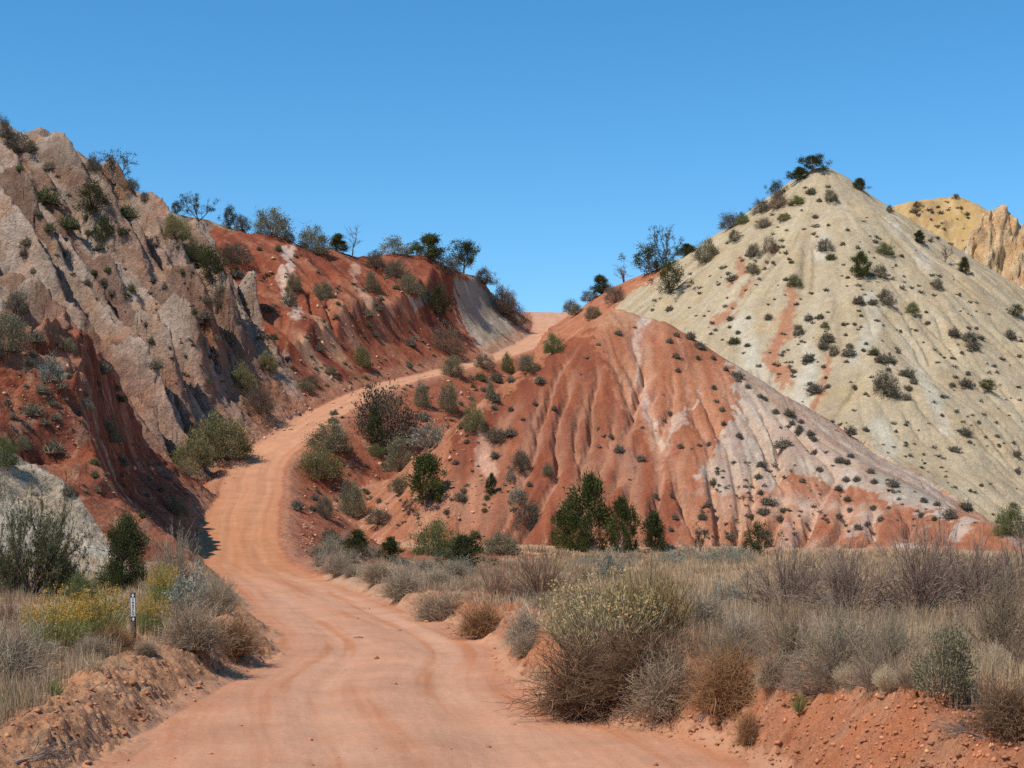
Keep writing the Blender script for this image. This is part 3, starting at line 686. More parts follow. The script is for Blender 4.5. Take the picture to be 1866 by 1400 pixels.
def g_tuft(seed, c1, c2, n=230, w=.022, h=.5):
    """small low shrub as seen on the far slopes: one mesh, unit width 1"""
    rnd = np.random.RandomState(seed); D = dome_dirs(n, rnd, .0); r = .5 * lump(D, seed, .4) * rnd.uniform(.6, 1, n)
    T = D * r[:, None] * np.array([1, 1, 2 * h]); T[:, 2] += .04
    A = rnd.normal(size=(n, 3)) * .2; A[:, 2] = 0
    k = Kit(); k.ribbons(curve(A, T, 3, rnd, .12), np.array([w * .5, w, w * .45])[None] * np.ones((n, 1)), np.clip(mix(c1, c2, rnd.rand(n)), .01, 1), rnd)
    m = n * 3; i = rnd.randint(0, n, m); Cn = T[i] * rnd.uniform(.55, 1, m)[:, None]
    k.leaves(Cn, T[i] + rnd.normal(size=(m, 3)) * .3, .085, .04, np.clip(mix(c1, c2, rnd.rand(m)) * (1 + rnd.normal(size=(m, 1)) * .15), .01, 1), rnd)
    return [(None, k.mesh('slope_shrub', M_LEAF))]
def g_grass(seed, c1, c2, n=70, h=.6, w=.008):
    rnd = np.random.RandomState(seed); a = rnd.uniform(0, 2 * np.pi, n); q = np.sqrt(rnd.rand(n))
    A = np.stack([q * .12 * np.cos(a), q * .12 * np.sin(a), np.zeros(n)], 1)
    B = np.stack([q * .5 * np.cos(a), q * .5 * np.sin(a), h * rnd.uniform(.4, 1, n) * (1.1 - .5 * q)], 1) + rnd.normal(size=(n, 3)) * .05
    k = Kit(); k.ribbons(curve(A, B, 5, rnd, .1, .5), np.array([1, 1, .8, .55, .2])[None] * w * np.ones((n, 1)), np.clip(mix(c1, c2, rnd.rand(n)), .01, 1), rnd)
    return [(None, k.mesh('grass_tuft', M_GRASS))]
def g_dead(seed, c=(.25, .185, .135), n=3, kids=(6, 5, 3), leaf=None, leafn=0, ang=.55):
    """dead or nearly bare tree, unit height about 1"""
    rnd = np.random.RandomState(seed); D = np.array([[0, 0, 1.]]) + rnd.normal(size=(n, 3)) * np.array([.3, .3, .1]); D /= np.linalg.norm(D, axis=1, keepdims=True)
    lv = branch_levels(rnd, rnd.normal(size=(n, 3)) * np.array([.02, .02, 0]), D, rnd.uniform(.6, .85, n), len(kids) + 1, kids, ang, 5, .05, .3)
    k = Kit(); f = Kit(); ws = (.05, .024, .013, .008)
    for i, p in enumerate(lv):
        k.tubes(p, np.linspace(ws[i], ws[i] * .4, p.shape[1])[None] * np.ones((len(p), 1)), shade(c, len(p), rnd), 5 if i == 0 else 3)
    parts = [('trunk' if n == 1 else 'stem', k.mesh('bare_tree_wood', M_WOOD))]
    if leafn:
        last = lv[-1]; i = rnd.randint(0, len(last), leafn // 12); Cn = np.repeat(last[i, -1], 12, 0) + rnd.normal(size=(len(i) * 12, 3)) * .035
        f.leaves(Cn, rnd.normal(size=Cn.shape) + np.array([0, 0, .5]), .05, .02, shade(leaf, len(Cn), rnd, .2, .08), rnd); parts.append(('crown', f.mesh('bare_tree_crown', M_LEAF)))
    return parts
GREY_GREEN = ((.165, .145, .078), (.30, .265, .15)); OLIVE = ((.185, .16, .06), (.35, .30, .13)); DARK = ((.12, .098, .062), (.215, .18, .115))
JUN = ((.05, .056, .02), (.12, .122, .045)); JUNB = ((.065, .075, .02), (.15, .155, .05)); SILVER = ((.20, .195, .14), (.36, .35, .26)); BROWN = ((.15, .10, .065), (.24, .16, .105))
KINDS_ = {
 'sage': lambda s: g_shrub(s, *GREY_GREEN, (.17, .13, .10)),
 'olive': lambda s: g_shrub(s, *OLIVE, (.17, .13, .09), n_tip=150, per=60, L=.04, W=.017, spread=.06, amp=.28, up=.5),
 'dark': lambda s: g_shrub(s, *DARK, (.13, .10, .08), n_tip=110, per=36, amp=.32),
 'brown': lambda s: g_shrub(s, *BROWN, (.17, .11, .075), n_tip=120, per=36, L=.05, W=.014, amp=.32, up=.5),
 'silver': lambda s: g_shrub(s, *SILVER, (.14, .12, .10), n_tip=70, per=26, L=.06, W=.035, spread=.07, amp=.35),
 'yellowish': lambda s: g_shrub(s, (.24, .19, .08), (.38, .30, .13), (.2, .16, .09), n_tip=90, per=22, L=.05, W=.012, amp=.2, h=.6, up=.8),
 'green': lambda s: g_shrub(s, (.10, .115, .035), (.21, .225, .075), (.14, .12, .08), n_tip=130, per=52, L=.05, W=.016, amp=.25, up=.8),
 'juniper': lambda s: g_juniper(s, *JUN, 'cone', 64, 100),
 'juniper_oval': lambda s: g_juniper(s, *JUNB, 'oval', 80, 100, wid=.36),
 'juniper_near': lambda s: g_juniper(s, *JUN, 'cone', 85, 260, L=.03, W=.011, wid=.42),
 'juniper_wide': lambda s: g_juniper(s, *JUNB, 'cone', 64, 105, wid=.52),
 'juniper_open': lambda s: g_juniper(s, *JUN, 'open', 44, 95, wid=.42, trunk=.07),
 'pinyon': lambda s: g_juniper(s, (.05, .06, .032), (.10, .11, .06), 'pinyon', 44, 110, wid=.38, trunk=.06),
 'leafy_twigs': lambda s: g_twigs(s, (.08, .058, .045), (.19, .145, .115), 30, (9, 7), 2.0, .5, (.03, .010, .005), (.14, .135, .055), 48000),
 'grey_twigs': lambda s: g_twigs(s, (.20, .145, .10), (.46, .345, .24), 60, (8, 6), .8, .3, (.010, .006, .0042), (.31, .255, .15), 9000, .9),
 'purple_twigs': lambda s: g_twigs(s, (.11, .07, .052), (.40, .275, .20), 54, (9, 7), .85, .36, (.014, .0085, .006)),
 'red_twigs': lambda s: g_twigs(s, (.15, .08, .05), (.36, .21, .13), 56, (7, 5), .85, .26, (.012, .007, .005)),
 'brown_twigs': lambda s: g_twigs(s, (.14, .09, .058), (.40, .275, .175), 56, (9, 6), .8, .32, (.011, .0065, .0045), (.24, .19, .115), 11000),
 'rabbitbrush': lambda s: g_brush(s, (.16, .16, .055), (.30, .30, .10), (.42, .38, .14), (.52, .29, .05), 620, 1.0, .5, .006, 8),
 'pale_brush': lambda s: g_brush(s, (.22, .17, .09), (.36, .29, .16), (.50, .40, .22), (.50, .33, .13), 800, nf=3),
 'gold_brush': lambda s: g_brush(s, (.20, .13, .06), (.30, .20, .09), (.40, .27, .12), None, 700, 1.0, .4),
 'tan_tangle': lambda s: g_tangle(s, (.27, .19, .12), (.46, .33, .21)),
 'rust_tangle': lambda s: g_tangle(s, (.22, .11, .05), (.40, .215, .10)),
 'dark_tangle': lambda s: g_tangle(s, (.10, .055, .032), (.30, .175, .095), 2000),
 'grey_tangle': lambda s: g_tangle(s, (.24, .18, .12), (.49, .375, .255), 1600),
 'straw': lambda s: g_grass(s, (.42, .31, .17), (.62, .48, .29), 90),
 'pale_straw': lambda s: g_brush(s, (.26, .18, .10), (.44, .32, .19), (.58, .44, .27), None, 900, .8, .62, .006),
 'green_tuft': lambda s: g_grass(s, (.11, .15, .04), (.24, .26, .09), 110, .8, .012),
 'dead': lambda s: g_dead(s), 'dead_upright': lambda s: g_dead(s, n=1, kids=(9, 5, 3), ang=.45), 'half_dead': lambda s: g_dead(s, (.15, .115, .09), 4, (6, 5, 3), (.06, .065, .035), 1600, .5),
 'red_dead': lambda s: g_dead(s, (.22, .115, .075), 5, (6, 5, 4), None, 0, .5),
 'tuft': lambda s: g_tuft(s, (.14, .115, .08), (.285, .24, .17)), 'tuft_green': lambda s: g_tuft(s, (.11, .115, .05), (.22, .21, .10)), 'tuft_tan': lambda s: g_tuft(s, (.20, .16, .10), (.34, .27, .18)),
 'low_sage': lambda s: g_shrub(s, (.18, .18, .13), (.31, .305, .22), (.17, .14, .11), n_tip=70, per=20, h=.55, up=.8, L=.06, W=.015),
}
VARIANTS = {'tuft': 5, 'juniper': 4, 'sage': 4, 'olive': 3, 'dark': 3, 'brown': 3, 'purple_twigs': 4, 'grey_tangle': 3, 'tan_tangle': 3, 'low_sage': 4, 'grey_twigs': 3, 'brown_twigs': 3, 'rabbitbrush': 3, 'tuft_green': 2, 'tuft_tan': 2, 'red_twigs': 2, 'pale_brush': 2, 'pale_straw': 3, 'juniper_wide': 3}
_cache = {}
_pr = np.random.RandomState(77)
def proto(kind, i):
    key = (kind, i % VARIANTS.get(kind, 1 if kind not in ('juniper_oval', 'silver', 'half_dead', 'straw') else 2))
    if key not in _cache:
        parts = KINDS_[kind](1000 + 37 * len(_cache))
        n = len(parts[0][1].vertices); co = np.empty(n * 3, np.float32); parts[0][1].vertices.foreach_get('co', co); co = co.reshape(-1, 3)
        if len(parts) > 1 and parts[0][0] == 'stem' and parts[1][0] in ('foliage', 'crown'): pass
        w = (np.percentile(co[:, 0], 99) - np.percentile(co[:, 0], 1) + np.percentile(co[:, 1], 99) - np.percentile(co[:, 1], 1)) / 2; h = np.percentile(co[:, 2], 99.3)
        _cache[key] = (parts, w, h)
    return _cache[key]
def put(kind, name, category, px, py, wpx, hpx, label, group=None, sink=.04, simple=False, at=None, ymax=320, rot=None, ymin=6, tilt=0):
    """stand a plant at the ground point seen at photo pixel (px, py); its size is given in photo pixels at that distance"""
    p = place(px, py, ymax, ymin) if at is None else np.array(at, float)
    W = wpx * p[1] / F; Hh = hpx * p[1] / F
    parts, uw, uh = proto(kind, _pr.randint(0, 50))
    q_ = _pr.uniform(.82, 1.2) if tilt == 0 and kind not in ('straw',) else 1.0
    sc = (W / uw * q_, W / uw / q_, Hh / uh); tilt = tilt or _pr.uniform(-.13, .13)
    loc = (p[0], p[1], p[2] - sink * Hh); rz = _pr.uniform(0, 6.28) if rot is None else rot
    if simple or parts[0][0] is None:
        o = add(name, parts[0][1], label=label, category=category)
        o.location = loc; o.scale = sc; o.rotation_euler = (0, tilt, rz)
    else:
        o = add(name, None, label=label, category=category); o.location = loc; o.scale = sc; o.rotation_euler = (0, tilt, rz); o.empty_display_size = .2
        for pn, me in parts: add(pn, me, o)
    if group: o['group'] = group
    return o, p
# ------------------------------------------------------------------ plants one by one: kind, name, category, foot px, foot py, width px, height px, label
J, S, T = 'juniper', 'shrub', 'tree'
BIG = [
 # skyline of the rocky hill and the red hill
 ('dark', 'shrub', 'shrub', 6, 252, 34, 42, 'dark bush on the highest left edge of the rocky ridge'),
 ('dark', 'shrub', 'shrub', 36, 280, 52, 40, 'dark bush tucked against the left of the rounded summit boulder'),
 ('half_dead', 'juniper', 'tree', 207, 342, 72, 64, 'open dark juniper standing on the slanting rocky skyline'),
 ('dark', 'shrub', 'shrub', 172, 312, 26, 26, 'small dark bush just uphill of the open juniper on the rocky skyline'),
 ('dark', 'shrub', 'shrub', 238, 350, 30, 22, 'low dark bush just downhill of the open juniper on the rocky skyline'),
 ('juniper_open', 'juniper', 'tree', 172, 392, 92, 62, 'wide olive juniper clinging to the rock face below the skyline tree'),
 ('juniper_open', 'juniper', 'tree', 186, 446, 44, 52, 'narrow green juniper growing from the rock ribs under the wide olive one'),
 ('dark', 'shrub', 'shrub', 265, 368, 18, 18, 'tiny dark bush alone on the lower rocky skyline'),
 ('juniper_open', 'juniper', 'tree', 322, 390, 34, 24, 'low dark juniper left of the twisted half dead tree'),
 ('half_dead', 'juniper', 'tree', 362, 402, 56, 50, 'twisted half dead tree with bare crown on the skyline'),
 ('juniper_open', 'juniper', 'tree', 418, 418, 34, 44, 'spiky dark juniper where the tan rock meets the red hill'),
 ('dark', 'shrub', 'shrub', 441, 420, 36, 28, 'grey bush right of the spiky juniper at the start of the red crest'),
 ('sage', 'tree', 'tree', 497, 430, 72, 52, 'round grey leafy tree on the highest knob of the red hill'),
 ('dark', 'shrub', 'shrub', 528, 440, 28, 16, 'low bush right below the round tree on the red knob'),
 ('sage', 'tree', 'tree', 572, 462, 62, 52, 'leaning grey green tree above the white streak of the red hill'),
 ('juniper', 'juniper', 'tree', 615, 456, 44, 32, 'squat dark juniper beside the upright dead snag'),
 ('dead_upright', 'dead_tree', 'dead tree', 643, 464, 34, 58, 'upright bare dead snag on the red skyline'),
 ('silver', 'shrub', 'shrub', 718, 464, 52, 36, 'rounded silvery bush on the red skyline'),
 ('juniper_oval', 'juniper', 'tree', 780, 472, 66, 46, 'broad grey juniper between the silvery bush and the tall pinyon'),
 ('pinyon', 'pinyon_pine', 'tree', 845, 490, 54, 62, 'tallest dark pinyon pine near the right end of the red crest'),
 ('dark', 'shrub', 'shrub', 882, 518, 44, 30, 'dark bush on the crest just right of the tall pinyon'),
 ('dark', 'shrub', 'shrub', 924, 534, 36, 28, 'dark round bush near the right end of the red crest'),
 ('brown', 'shrub', 'shrub', 914, 570, 52, 52, 'tall brown bush above the grey banded rock, left of its neighbour'),
 ('brown', 'shrub', 'shrub', 938, 592, 46, 44, 'brown bush at the left corner of the road gap'),
 # bushes on the rock and red slopes
 ('olive', 'shrub', 'shrub', 322, 438, 54, 46, 'olive bush high on the rock face below the skyline crags'),
 ('juniper_open', 'juniper', 'tree', 386, 516, 84, 66, 'dark spreading juniper at the left edge of the red slope'),
 ('olive', 'shrub', 'shrub', 352, 476, 52, 42, 'olive bush uphill of the dark spreading juniper'),
 ('dark', 'shrub', 'shrub', 430, 480, 54, 38, 'dense dark bush on the boundary of tan rock and red slope'),
 ('dark', 'shrub', 'shrub', 402, 560, 36, 44, 'dark bush hanging below the spreading juniper'),
 ('sage', 'shrub', 'shrub', 536, 530, 32, 32, 'round grey bush beside the white streak of the red slope'),
 ('sage', 'shrub', 'shrub', 590, 545, 36, 34, 'dark grey bush right of the two at the white streak'),
 ('dark', 'shrub', 'shrub', 528, 560, 32, 30, 'dark bush at the lower end of the white streak'),
 ('sage', 'shrub', 'shrub', 678, 532, 32, 38, 'grey bush halfway up the middle of the red slope'),
 ('dark', 'shrub', 'shrub', 722, 506, 48, 34, 'grey bush high on the red slope under the silvery bush'),
 ('dark', 'shrub', 'shrub', 684, 488, 44, 34, 'grey bush just under the red crest left of the silvery bush'),
 ('sage', 'shrub', 'shrub', 748, 536, 42, 36, 'grey brown bush above the small grey patch in the red slope'),
 ('dark', 'shrub', 'shrub', 815, 500, 54, 36, 'wide dark bush below the tall pinyon'),
 ('juniper_open', 'juniper', 'tree', 800, 584, 62, 68, 'dark green juniper at the left edge of the grey banded rock'),
 ('brown', 'shrub', 'shrub', 812, 642, 64, 52, 'large brown bush at the foot of the red slope beside the grey talus'),
 ('olive', 'shrub', 'shrub', 662, 668, 34, 42, 'olive bush low on the red slope above the road'),
 ('olive', 'shrub', 'shrub', 486, 672, 38, 32, 'yellow green bush low on the red slope above the road bend'),
 ('sage', 'shrub', 'shrub', 604, 682, 24, 16, 'small grey bush beside the ochre rock hollow'),
 ('dark', 'shrub', 'shrub', 566, 700, 30, 18, 'low dark bush on the foot of the red slope'),
 ('sage', 'shrub', 'shrub', 556, 712, 34, 18, 'low grey bush closest to the road on the red slope foot'),
 # left slope above the bend
 ('olive', 'shrub', 'shrub', 400, 832, 104, 82, 'largest olive bush at the inside of the road bend under the rock'),
 ('olive', 'shrub', 'shrub', 352, 850, 84, 66, 'olive bush left of the largest one at the bend'),
 ('yellowish', 'shrub', 'shrub', 338, 866, 58, 34, 'low yellowish bush in front of the olive bushes at the bend'),
 ('brown', 'shrub', 'shrub', 470, 752, 66, 56, 'brown bush leaning over the road edge above the bend'),
 ('olive', 'shrub', 'shrub', 440, 706, 54, 46, 'olive brown bush on the rock foot above the brown one'),
 ('sage', 'shrub', 'shrub', 18, 640, 74, 72, 'large grey bush on the dark red foothill at the left edge'),
 ('dark', 'shrub', 'shrub', 30, 570, 50, 44, 'dark grey bush above the large one at the left edge'),
 ('silver', 'shrub', 'shrub', 96, 696, 40, 54, 'silvery bush on the broken red rock of the foothill'),
 ('green', 'shrub', 'shrub', 6, 846, 50, 52, 'bright green bush at the left edge above the pale grey apron'),
 ('sage', 'shrub', 'shrub', 44, 820, 34, 26, 'small grey bush at the top of the pale grey apron'),
 ('sage', 'shrub', 'shrub', 200, 806, 50, 44, 'thin grey bush in the middle of the red foothill'),
 ('sage', 'shrub', 'shrub', 125, 640, 28, 24, 'small grey bush on the upper edge of the red foothill'),
 ('silver', 'shrub', 'shrub', 155, 745, 28, 24, 'small pale bush in a hollow of the red foothill'),
 ('dark', 'shrub', 'shrub', 126, 905, 26, 24, 'dark round bush on the edge between grey apron and red rock'),
 ('sage', 'shrub', 'shrub', 325, 940, 40, 36, 'grey bush at the road side foot of the red foothill'),
 # left verge near the camera
 ('leafy_twigs', 'shrub_tree', 'tree', 58, 1085, 200, 200, 'wide open crowned twiggy tree with dark limbs at the left edge'),
 ('juniper_near', 'juniper', 'tree', 222, 1085, 112, 150, 'dense dark green juniper left of the road behind the yellow flowers'),
 ('green', 'shrub', 'shrub', 148, 1092, 74, 48, 'low green bush between the twiggy tree and the dense juniper'),
 ('grey_twigs', 'shrub', 'shrub', 312, 1090, 92, 124, 'tall grey bush right behind the dense juniper'),
 ('silver', 'sagebrush', 'shrub', 345, 1118, 92, 100, 'grey green sagebrush on the left road edge beside a brown stake'),
 ('rabbitbrush', 'rabbitbrush', 'shrub', 300, 1112, 64, 84, 'green yellow rabbitbrush between the tall grey bush and the road'),
 ('grey_twigs', 'sagebrush', 'shrub', 398, 1122, 84, 78, 'grey sagebrush closest to the left road edge'),
 ('rabbitbrush', 'rabbitbrush', 'shrub', 104, 1190, 116, 106, 'yellow flowering rabbitbrush at the left of its clump'),
 ('rabbitbrush', 'rabbitbrush', 'shrub', 178, 1172, 116, 100, 'yellow flowering rabbitbrush directly left of the trail marker'),
 ('rabbitbrush', 'rabbitbrush', 'shrub', 272, 1160, 62, 74, 'yellow tipped rabbitbrush directly right of the trail marker'),
 ('grey_tangle', 'dry_bush', 'shrub', 24, 1250, 124, 124, 'pale grey dry bush at the bottom left edge'),
 ('grey_tangle', 'dry_bush', 'shrub', 170, 1204, 66, 46, 'small grey dry bush at the feet of the yellow flowers'),
 ('tan_tangle', 'dry_bush', 'shrub', 352, 1182, 126, 88, 'tan dry bush behind the crumbling berm'),
 ('rust_tangle', 'dry_bush', 'shrub', 424, 1192, 96, 70, 'brown dry bush at the tip of the berm by the road'),
 ('tan_tangle', 'dry_bush', 'shrub', 266, 1192, 44, 26, 'small tan dry bush at the foot of the trail marker'),
 ('red_twigs', 'dry_bush', 'shrub', 14, 1150, 86, 72, 'dark reddish dry bush at the left edge under the twiggy tree'),
 ('green_tuft', 'grass_tuft', 'grass', 100, 1268, 44, 40, 'small bright green grass tuft on the left berm'),
 ('green_tuft', 'grass_tuft', 'grass', 14, 1300, 50, 50, 'dull green grass tuft at the bottom left edge'),
 ('straw', 'grass_tuft', 'grass', 172, 1222, 66, 36, 'pale straw tuft on top of the left berm'),
 ('straw', 'grass_tuft', 'grass', 215, 1216, 50, 26, 'small straw tuft on the berm before the trail marker'),
 # slope right of the climbing road
 ('sage', 'shrub', 'shrub', 598, 822, 82, 54, 'grey green bush on the outer road edge behind its lower twin'),
 ('olive', 'shrub', 'shrub', 583, 872, 98, 66, 'large olive bush at the outside of the road bend'),
 ('sage', 'shrub', 'shrub', 640, 940, 54, 70, 'grey upright bush below the olive bush at the bend'),
 ('dark', 'shrub', 'shrub', 702, 806, 104, 108, 'largest grey bush standing beside the upper road'),
 ('juniper', 'juniper', 'tree', 684, 812, 36, 70, 'narrow green juniper in front of the largest grey bush'),
 ('silver', 'shrub', 'shrub', 786, 814, 78, 48, 'wide silvery bush right of the largest grey bush'),
 ('silver', 'shrub', 'shrub', 728, 812, 44, 28, 'small silvery bush between the largest grey bush and the green oval juniper'),
 ('sage', 'shrub', 'shrub', 730, 858, 58, 64, 'grey green bush above the green oval juniper'),
 ('green', 'shrub', 'shrub', 684, 832, 28, 24, 'small bright green bush under the largest grey bush'),
 ('juniper_oval', 'juniper', 'tree', 782, 916, 68, 92, 'bright green oval juniper on the red slope below the road'),
 ('sage', 'shrub', 'shrub', 770, 742, 34, 50, 'grey bush right of the upper road, left of a pair'),
 ('sage', 'shrub', 'shrub', 816, 750, 42, 56, 'grey bush right of the upper road, right of a pair'),
 ('sage', 'shrub', 'shrub', 824, 684, 42, 38, 'grey bush on the outer edge of the upper road'),
 ('dark', 'shrub', 'shrub', 884, 672, 44, 28, 'dark low bush along the outer edge of the upper road'),
 ('green', 'shrub', 'shrub', 925, 678, 28, 36, 'upright green bush along the outer edge of the upper road'),
 ('sage', 'shrub', 'shrub', 962, 676, 46, 30, 'spreading grey bush against the edge of the orange hill'),
 ('green', 'shrub', 'shrub', 1009, 642, 36, 36, 'light green bush below the white upper road'),
 ('sage', 'shrub', 'shrub', 894, 726, 22, 34, 'small grey green bush high on the ravine side'),
 ('olive', 'shrub', 'shrub', 864, 784, 42, 54, 'olive bush leaning down the ravine by the orange hill'),
 ('dark', 'shrub', 'shrub', 907, 808, 44, 30, 'dark bush on the white topped red spur'),
 ('dark', 'shrub', 'shrub', 950, 858, 46, 40, 'dark grey bush on the lower left of the orange hill'),
 ('sage', 'shrub', 'shrub', 998, 866, 22, 24, 'small round grey bush right of the dark grey one on the orange hill'),
 ('juniper', 'juniper', 'tree', 895, 902, 18, 40, 'tiny thin juniper on the lower red slope'),
 ('silver', 'shrub', 'shrub', 930, 878, 22, 26, 'small silver bush above a larger silver one at the red slope foot'),
 ('silver', 'shrub', 'shrub', 942, 916, 38, 36, 'larger silver bush at the red slope foot'),
 ('dark', 'shrub', 'shrub', 963, 964, 48, 56, 'dark twiggy bush under the larger silver bush'),
 ('sage', 'shrub', 'shrub', 728, 898, 38, 32, 'grey bush left of the green oval juniper'),
 ('half_dead', 'shrub', 'shrub', 745, 940, 24, 36, 'thin small sapling below the green oval juniper'),
 ('dark', 'shrub', 'shrub', 592, 944, 38, 44, 'dark bush on the stony road shoulder below the bend'),
 ('dark', 'shrub', 'shrub', 604, 1000, 46, 40, 'dark bush at the foot of the stony road shoulder'),
 ('dark', 'shrub', 'shrub', 690, 955, 50, 32, 'shadowy bush on the lower ravine slope'),
 # foot of the slopes
 ('green', 'shrub', 'shrub', 795, 1012, 82, 66, 'large rounded green bush at the slope foot left of centre'),
 ('juniper', 'juniper', 'tree', 650, 1015, 46, 50, 'small dark juniper at the slope foot, nearest to the road'),
 ('juniper', 'juniper', 'tree', 712, 1024, 56, 46, 'small dark juniper between the road side one and the rounded green bush'),
 ('juniper', 'juniper', 'tree', 850, 1040, 76, 66, 'dark juniper in front of the large rounded green bush'),
 ('sage', 'shrub', 'shrub', 912, 1010, 70, 42, 'grey bush at the slope foot beside the dark juniper'),
 ('juniper_wide', 'juniper', 'tree', 1080, 1006, 124, 146, 'tall middle juniper of the big clump before the orange hill'),
 ('juniper_wide', 'juniper', 'tree', 1136, 1008, 74, 106, 'right hand juniper of the big clump before the orange hill'),
 ('juniper_wide', 'juniper', 'tree', 1040, 1002, 82, 92, 'shorter left juniper of the big clump before the orange hill'),
 ('juniper', 'juniper', 'tree', 1192, 1006, 54, 76, 'pointed juniper just right of the big clump'),
 ('half_dead', 'shrub', 'shrub', 1276, 1006, 30, 54, 'thin rusty sapling at the foot of the orange hill'),
 ('juniper_open', 'juniper', 'tree', 1382, 1012, 62, 64, 'see through juniper standing alone at the foot of the striped slope'),
 ('green', 'juniper', 'shrub', 1842, 976, 62, 56, 'bright green juniper bush at the right edge'),
 # pyramid hill
 ('juniper_oval', 'juniper', 'tree', 1570, 504, 38, 46, 'oval green juniper in the upper middle of the cream hill'),
 ('dark', 'shrub', 'shrub', 1602, 506, 30, 24, 'dark bush touching the right side of the oval green juniper'),
 ('dark', 'shrub', 'shrub', 1613, 718, 52, 46, 'large ball shaped bush in the lower middle of the cream hill'),
 ('juniper_open', 'juniper', 'tree', 1222, 536, 72, 66, 'large open juniper on the left shoulder of the cream hill'),
 ('dark', 'shrub', 'shrub', 1504, 458, 30, 25, 'dark round bush straight below the summit of the cream hill'),
 ('dark', 'shrub', 'shrub', 1375, 468, 32, 26, 'dark bush on the upper left of the cream hill, left of a pair'),
 ('brown', 'shrub', 'shrub', 1406, 462, 30, 32, 'brownish bush on the upper left of the cream hill, right of a pair'),
 ('sage', 'shrub', 'shrub', 1370, 498, 26, 20, 'grey bush under the pair on the upper left of the cream hill'),
 ('green', 'shrub', 'shrub', 1448, 522, 26, 22, 'green bush at the top of the red streak in the cream hill'),
 ('green', 'shrub', 'shrub', 1612, 464, 34, 22, 'green bush on the upper right of the cream hill'),
 ('dark', 'shrub', 'shrub', 1616, 556, 32, 32, 'dark bush right below the oval green juniper'),
 ('green', 'shrub', 'shrub', 1663, 570, 27, 20, 'green bush at right of the cream hill beneath the dark one'),
 ('dark', 'shrub', 'shrub', 1708, 528, 24, 22, 'dark bush near the right shoulder of the cream hill'),
 ('dark', 'shrub', 'shrub', 1455, 612, 24, 22, 'dark bush beside the lower red streak of the cream hill'),
 ('green', 'shrub', 'shrub', 1503, 598, 18, 12, 'small green bush in the centre of the cream hill'),
 ('juniper_open', 'shrub', 'shrub', 1800, 714, 46, 24, 'spreading low juniper on the right of the cream hill'),
 ('dark', 'shrub', 'shrub', 1521, 648, 20, 20, 'small dark bush above the large ball shaped one, to its left'),
 ('dark', 'shrub', 'shrub', 1514, 368, 28, 24, 'dark bush just below the summit of the cream hill'),
 ('green', 'shrub', 'shrub', 1453, 372, 26, 16, 'green bush high on the left edge of the cream hill'),
 ('dark', 'shrub', 'shrub', 1390, 416, 30, 20, 'dark bush halfway up the left edge of the cream hill'),
 ('olive', 'shrub', 'shrub', 1430, 402, 24, 14, 'low olive bush right of the dark one on the left edge'),
 ('brown', 'dead_tree', 'dead tree', 1420, 380, 36, 34, 'reddish bare shrub high on the left edge of the cream hill'),
 ('pinyon', 'pinyon_pine', 'tree', 1487, 314, 56, 32, 'dark windswept pinyon crowning the summit of the cream hill'),
 ('juniper', 'juniper', 'tree', 1458, 328, 34, 24, 'dark juniper just left of the summit pinyon'),
 ('juniper_open', 'juniper', 'tree', 1416, 362, 34, 34, 'dark juniper on the left edge two steps below the summit'),
 ('dark', 'shrub', 'shrub', 1386, 388, 36, 26, 'dark grey bush on the left skyline of the cream hill'),
 ('dark', 'shrub', 'shrub', 1332, 416, 36, 30, 'grey bush lowest of the dark row on the left skyline'),
 ('green', 'shrub', 'shrub', 1354, 408, 26, 22, 'green bush within the dark row on the left skyline'),
 ('sage', 'tree', 'tree', 1288, 478, 44, 44, 'grey tree on the left shoulder above the large open juniper'),
 ('dark', 'shrub', 'shrub', 1340, 440, 32, 22, 'dark bush inside the left skyline of the cream hill'),
 ('juniper', 'juniper', 'tree', 1566, 346, 26, 22, 'dark juniper on the right skyline just under the summit'),
 ('dark', 'shrub', 'shrub', 1621, 388, 14, 14, 'tiny dark bush on the right skyline halfway down'),
 ('juniper', 'juniper', 'tree', 1676, 444, 24, 24, 'green juniper on the right skyline before the ochre hill'),
 ('dead', 'dead_tree', 'dead tree', 1722, 478, 28, 32, 'bare grey dead tree on the right skyline before the ochre hill'),
 ('juniper', 'juniper', 'tree', 1757, 498, 22, 30, 'pointed green juniper against the pale rock tower'),
 ('juniper_open', 'juniper', 'tree', 1852, 578, 36, 24, 'low green juniper at the right edge under the rock tower'),
 ('dark', 'shrub', 'shrub', 1742, 362, 16, 9, 'tiny tree on top of the far ochre hill'),
 ('dark', 'shrub', 'shrub', 1672, 380, 22, 12, 'dark bush on the upper left of the far ochre hill'),
 # saddle between the road gap and the pyramid
 ('juniper_open', 'juniper', 'tree', 1186, 500, 76, 58, 'dark juniper on the saddle left of the leaning dead snag'),
 ('half_dead', 'dead_tree', 'dead tree', 1212, 486, 50, 74, 'leaning half dead snag, tallest on the saddle'),
 ('juniper', 'juniper', 'tree', 1250, 466, 34, 22, 'low dark juniper right of the leaning snag'),
 ('juniper_oval', 'juniper', 'tree', 1096, 520, 46, 34, 'grey green juniper above the right corner of the road gap'),
 ('dead', 'dead_tree', 'dead tree', 1136, 514, 34, 34, 'small bare dead tree between two junipers on the saddle'),
 ('dark', 'shrub', 'shrub', 1040, 544, 28, 26, 'dark bush at the very corner of the road gap'),
 ('brown', 'shrub', 'shrub', 1122, 552, 46, 32, 'brown bush on the red mound right of the road gap'),
 ('dark', 'shrub', 'shrub', 1076, 548, 40, 20, 'low dark bush on the crown of the red mound'),
 ('sage', 'shrub', 'shrub', 1052, 574, 32, 20, 'grey bush on the left face of the red mound'),
 ('sage', 'shrub', 'shrub', 1082, 580, 34, 22, 'pale grey bush low on the red mound behind the orange summit'),
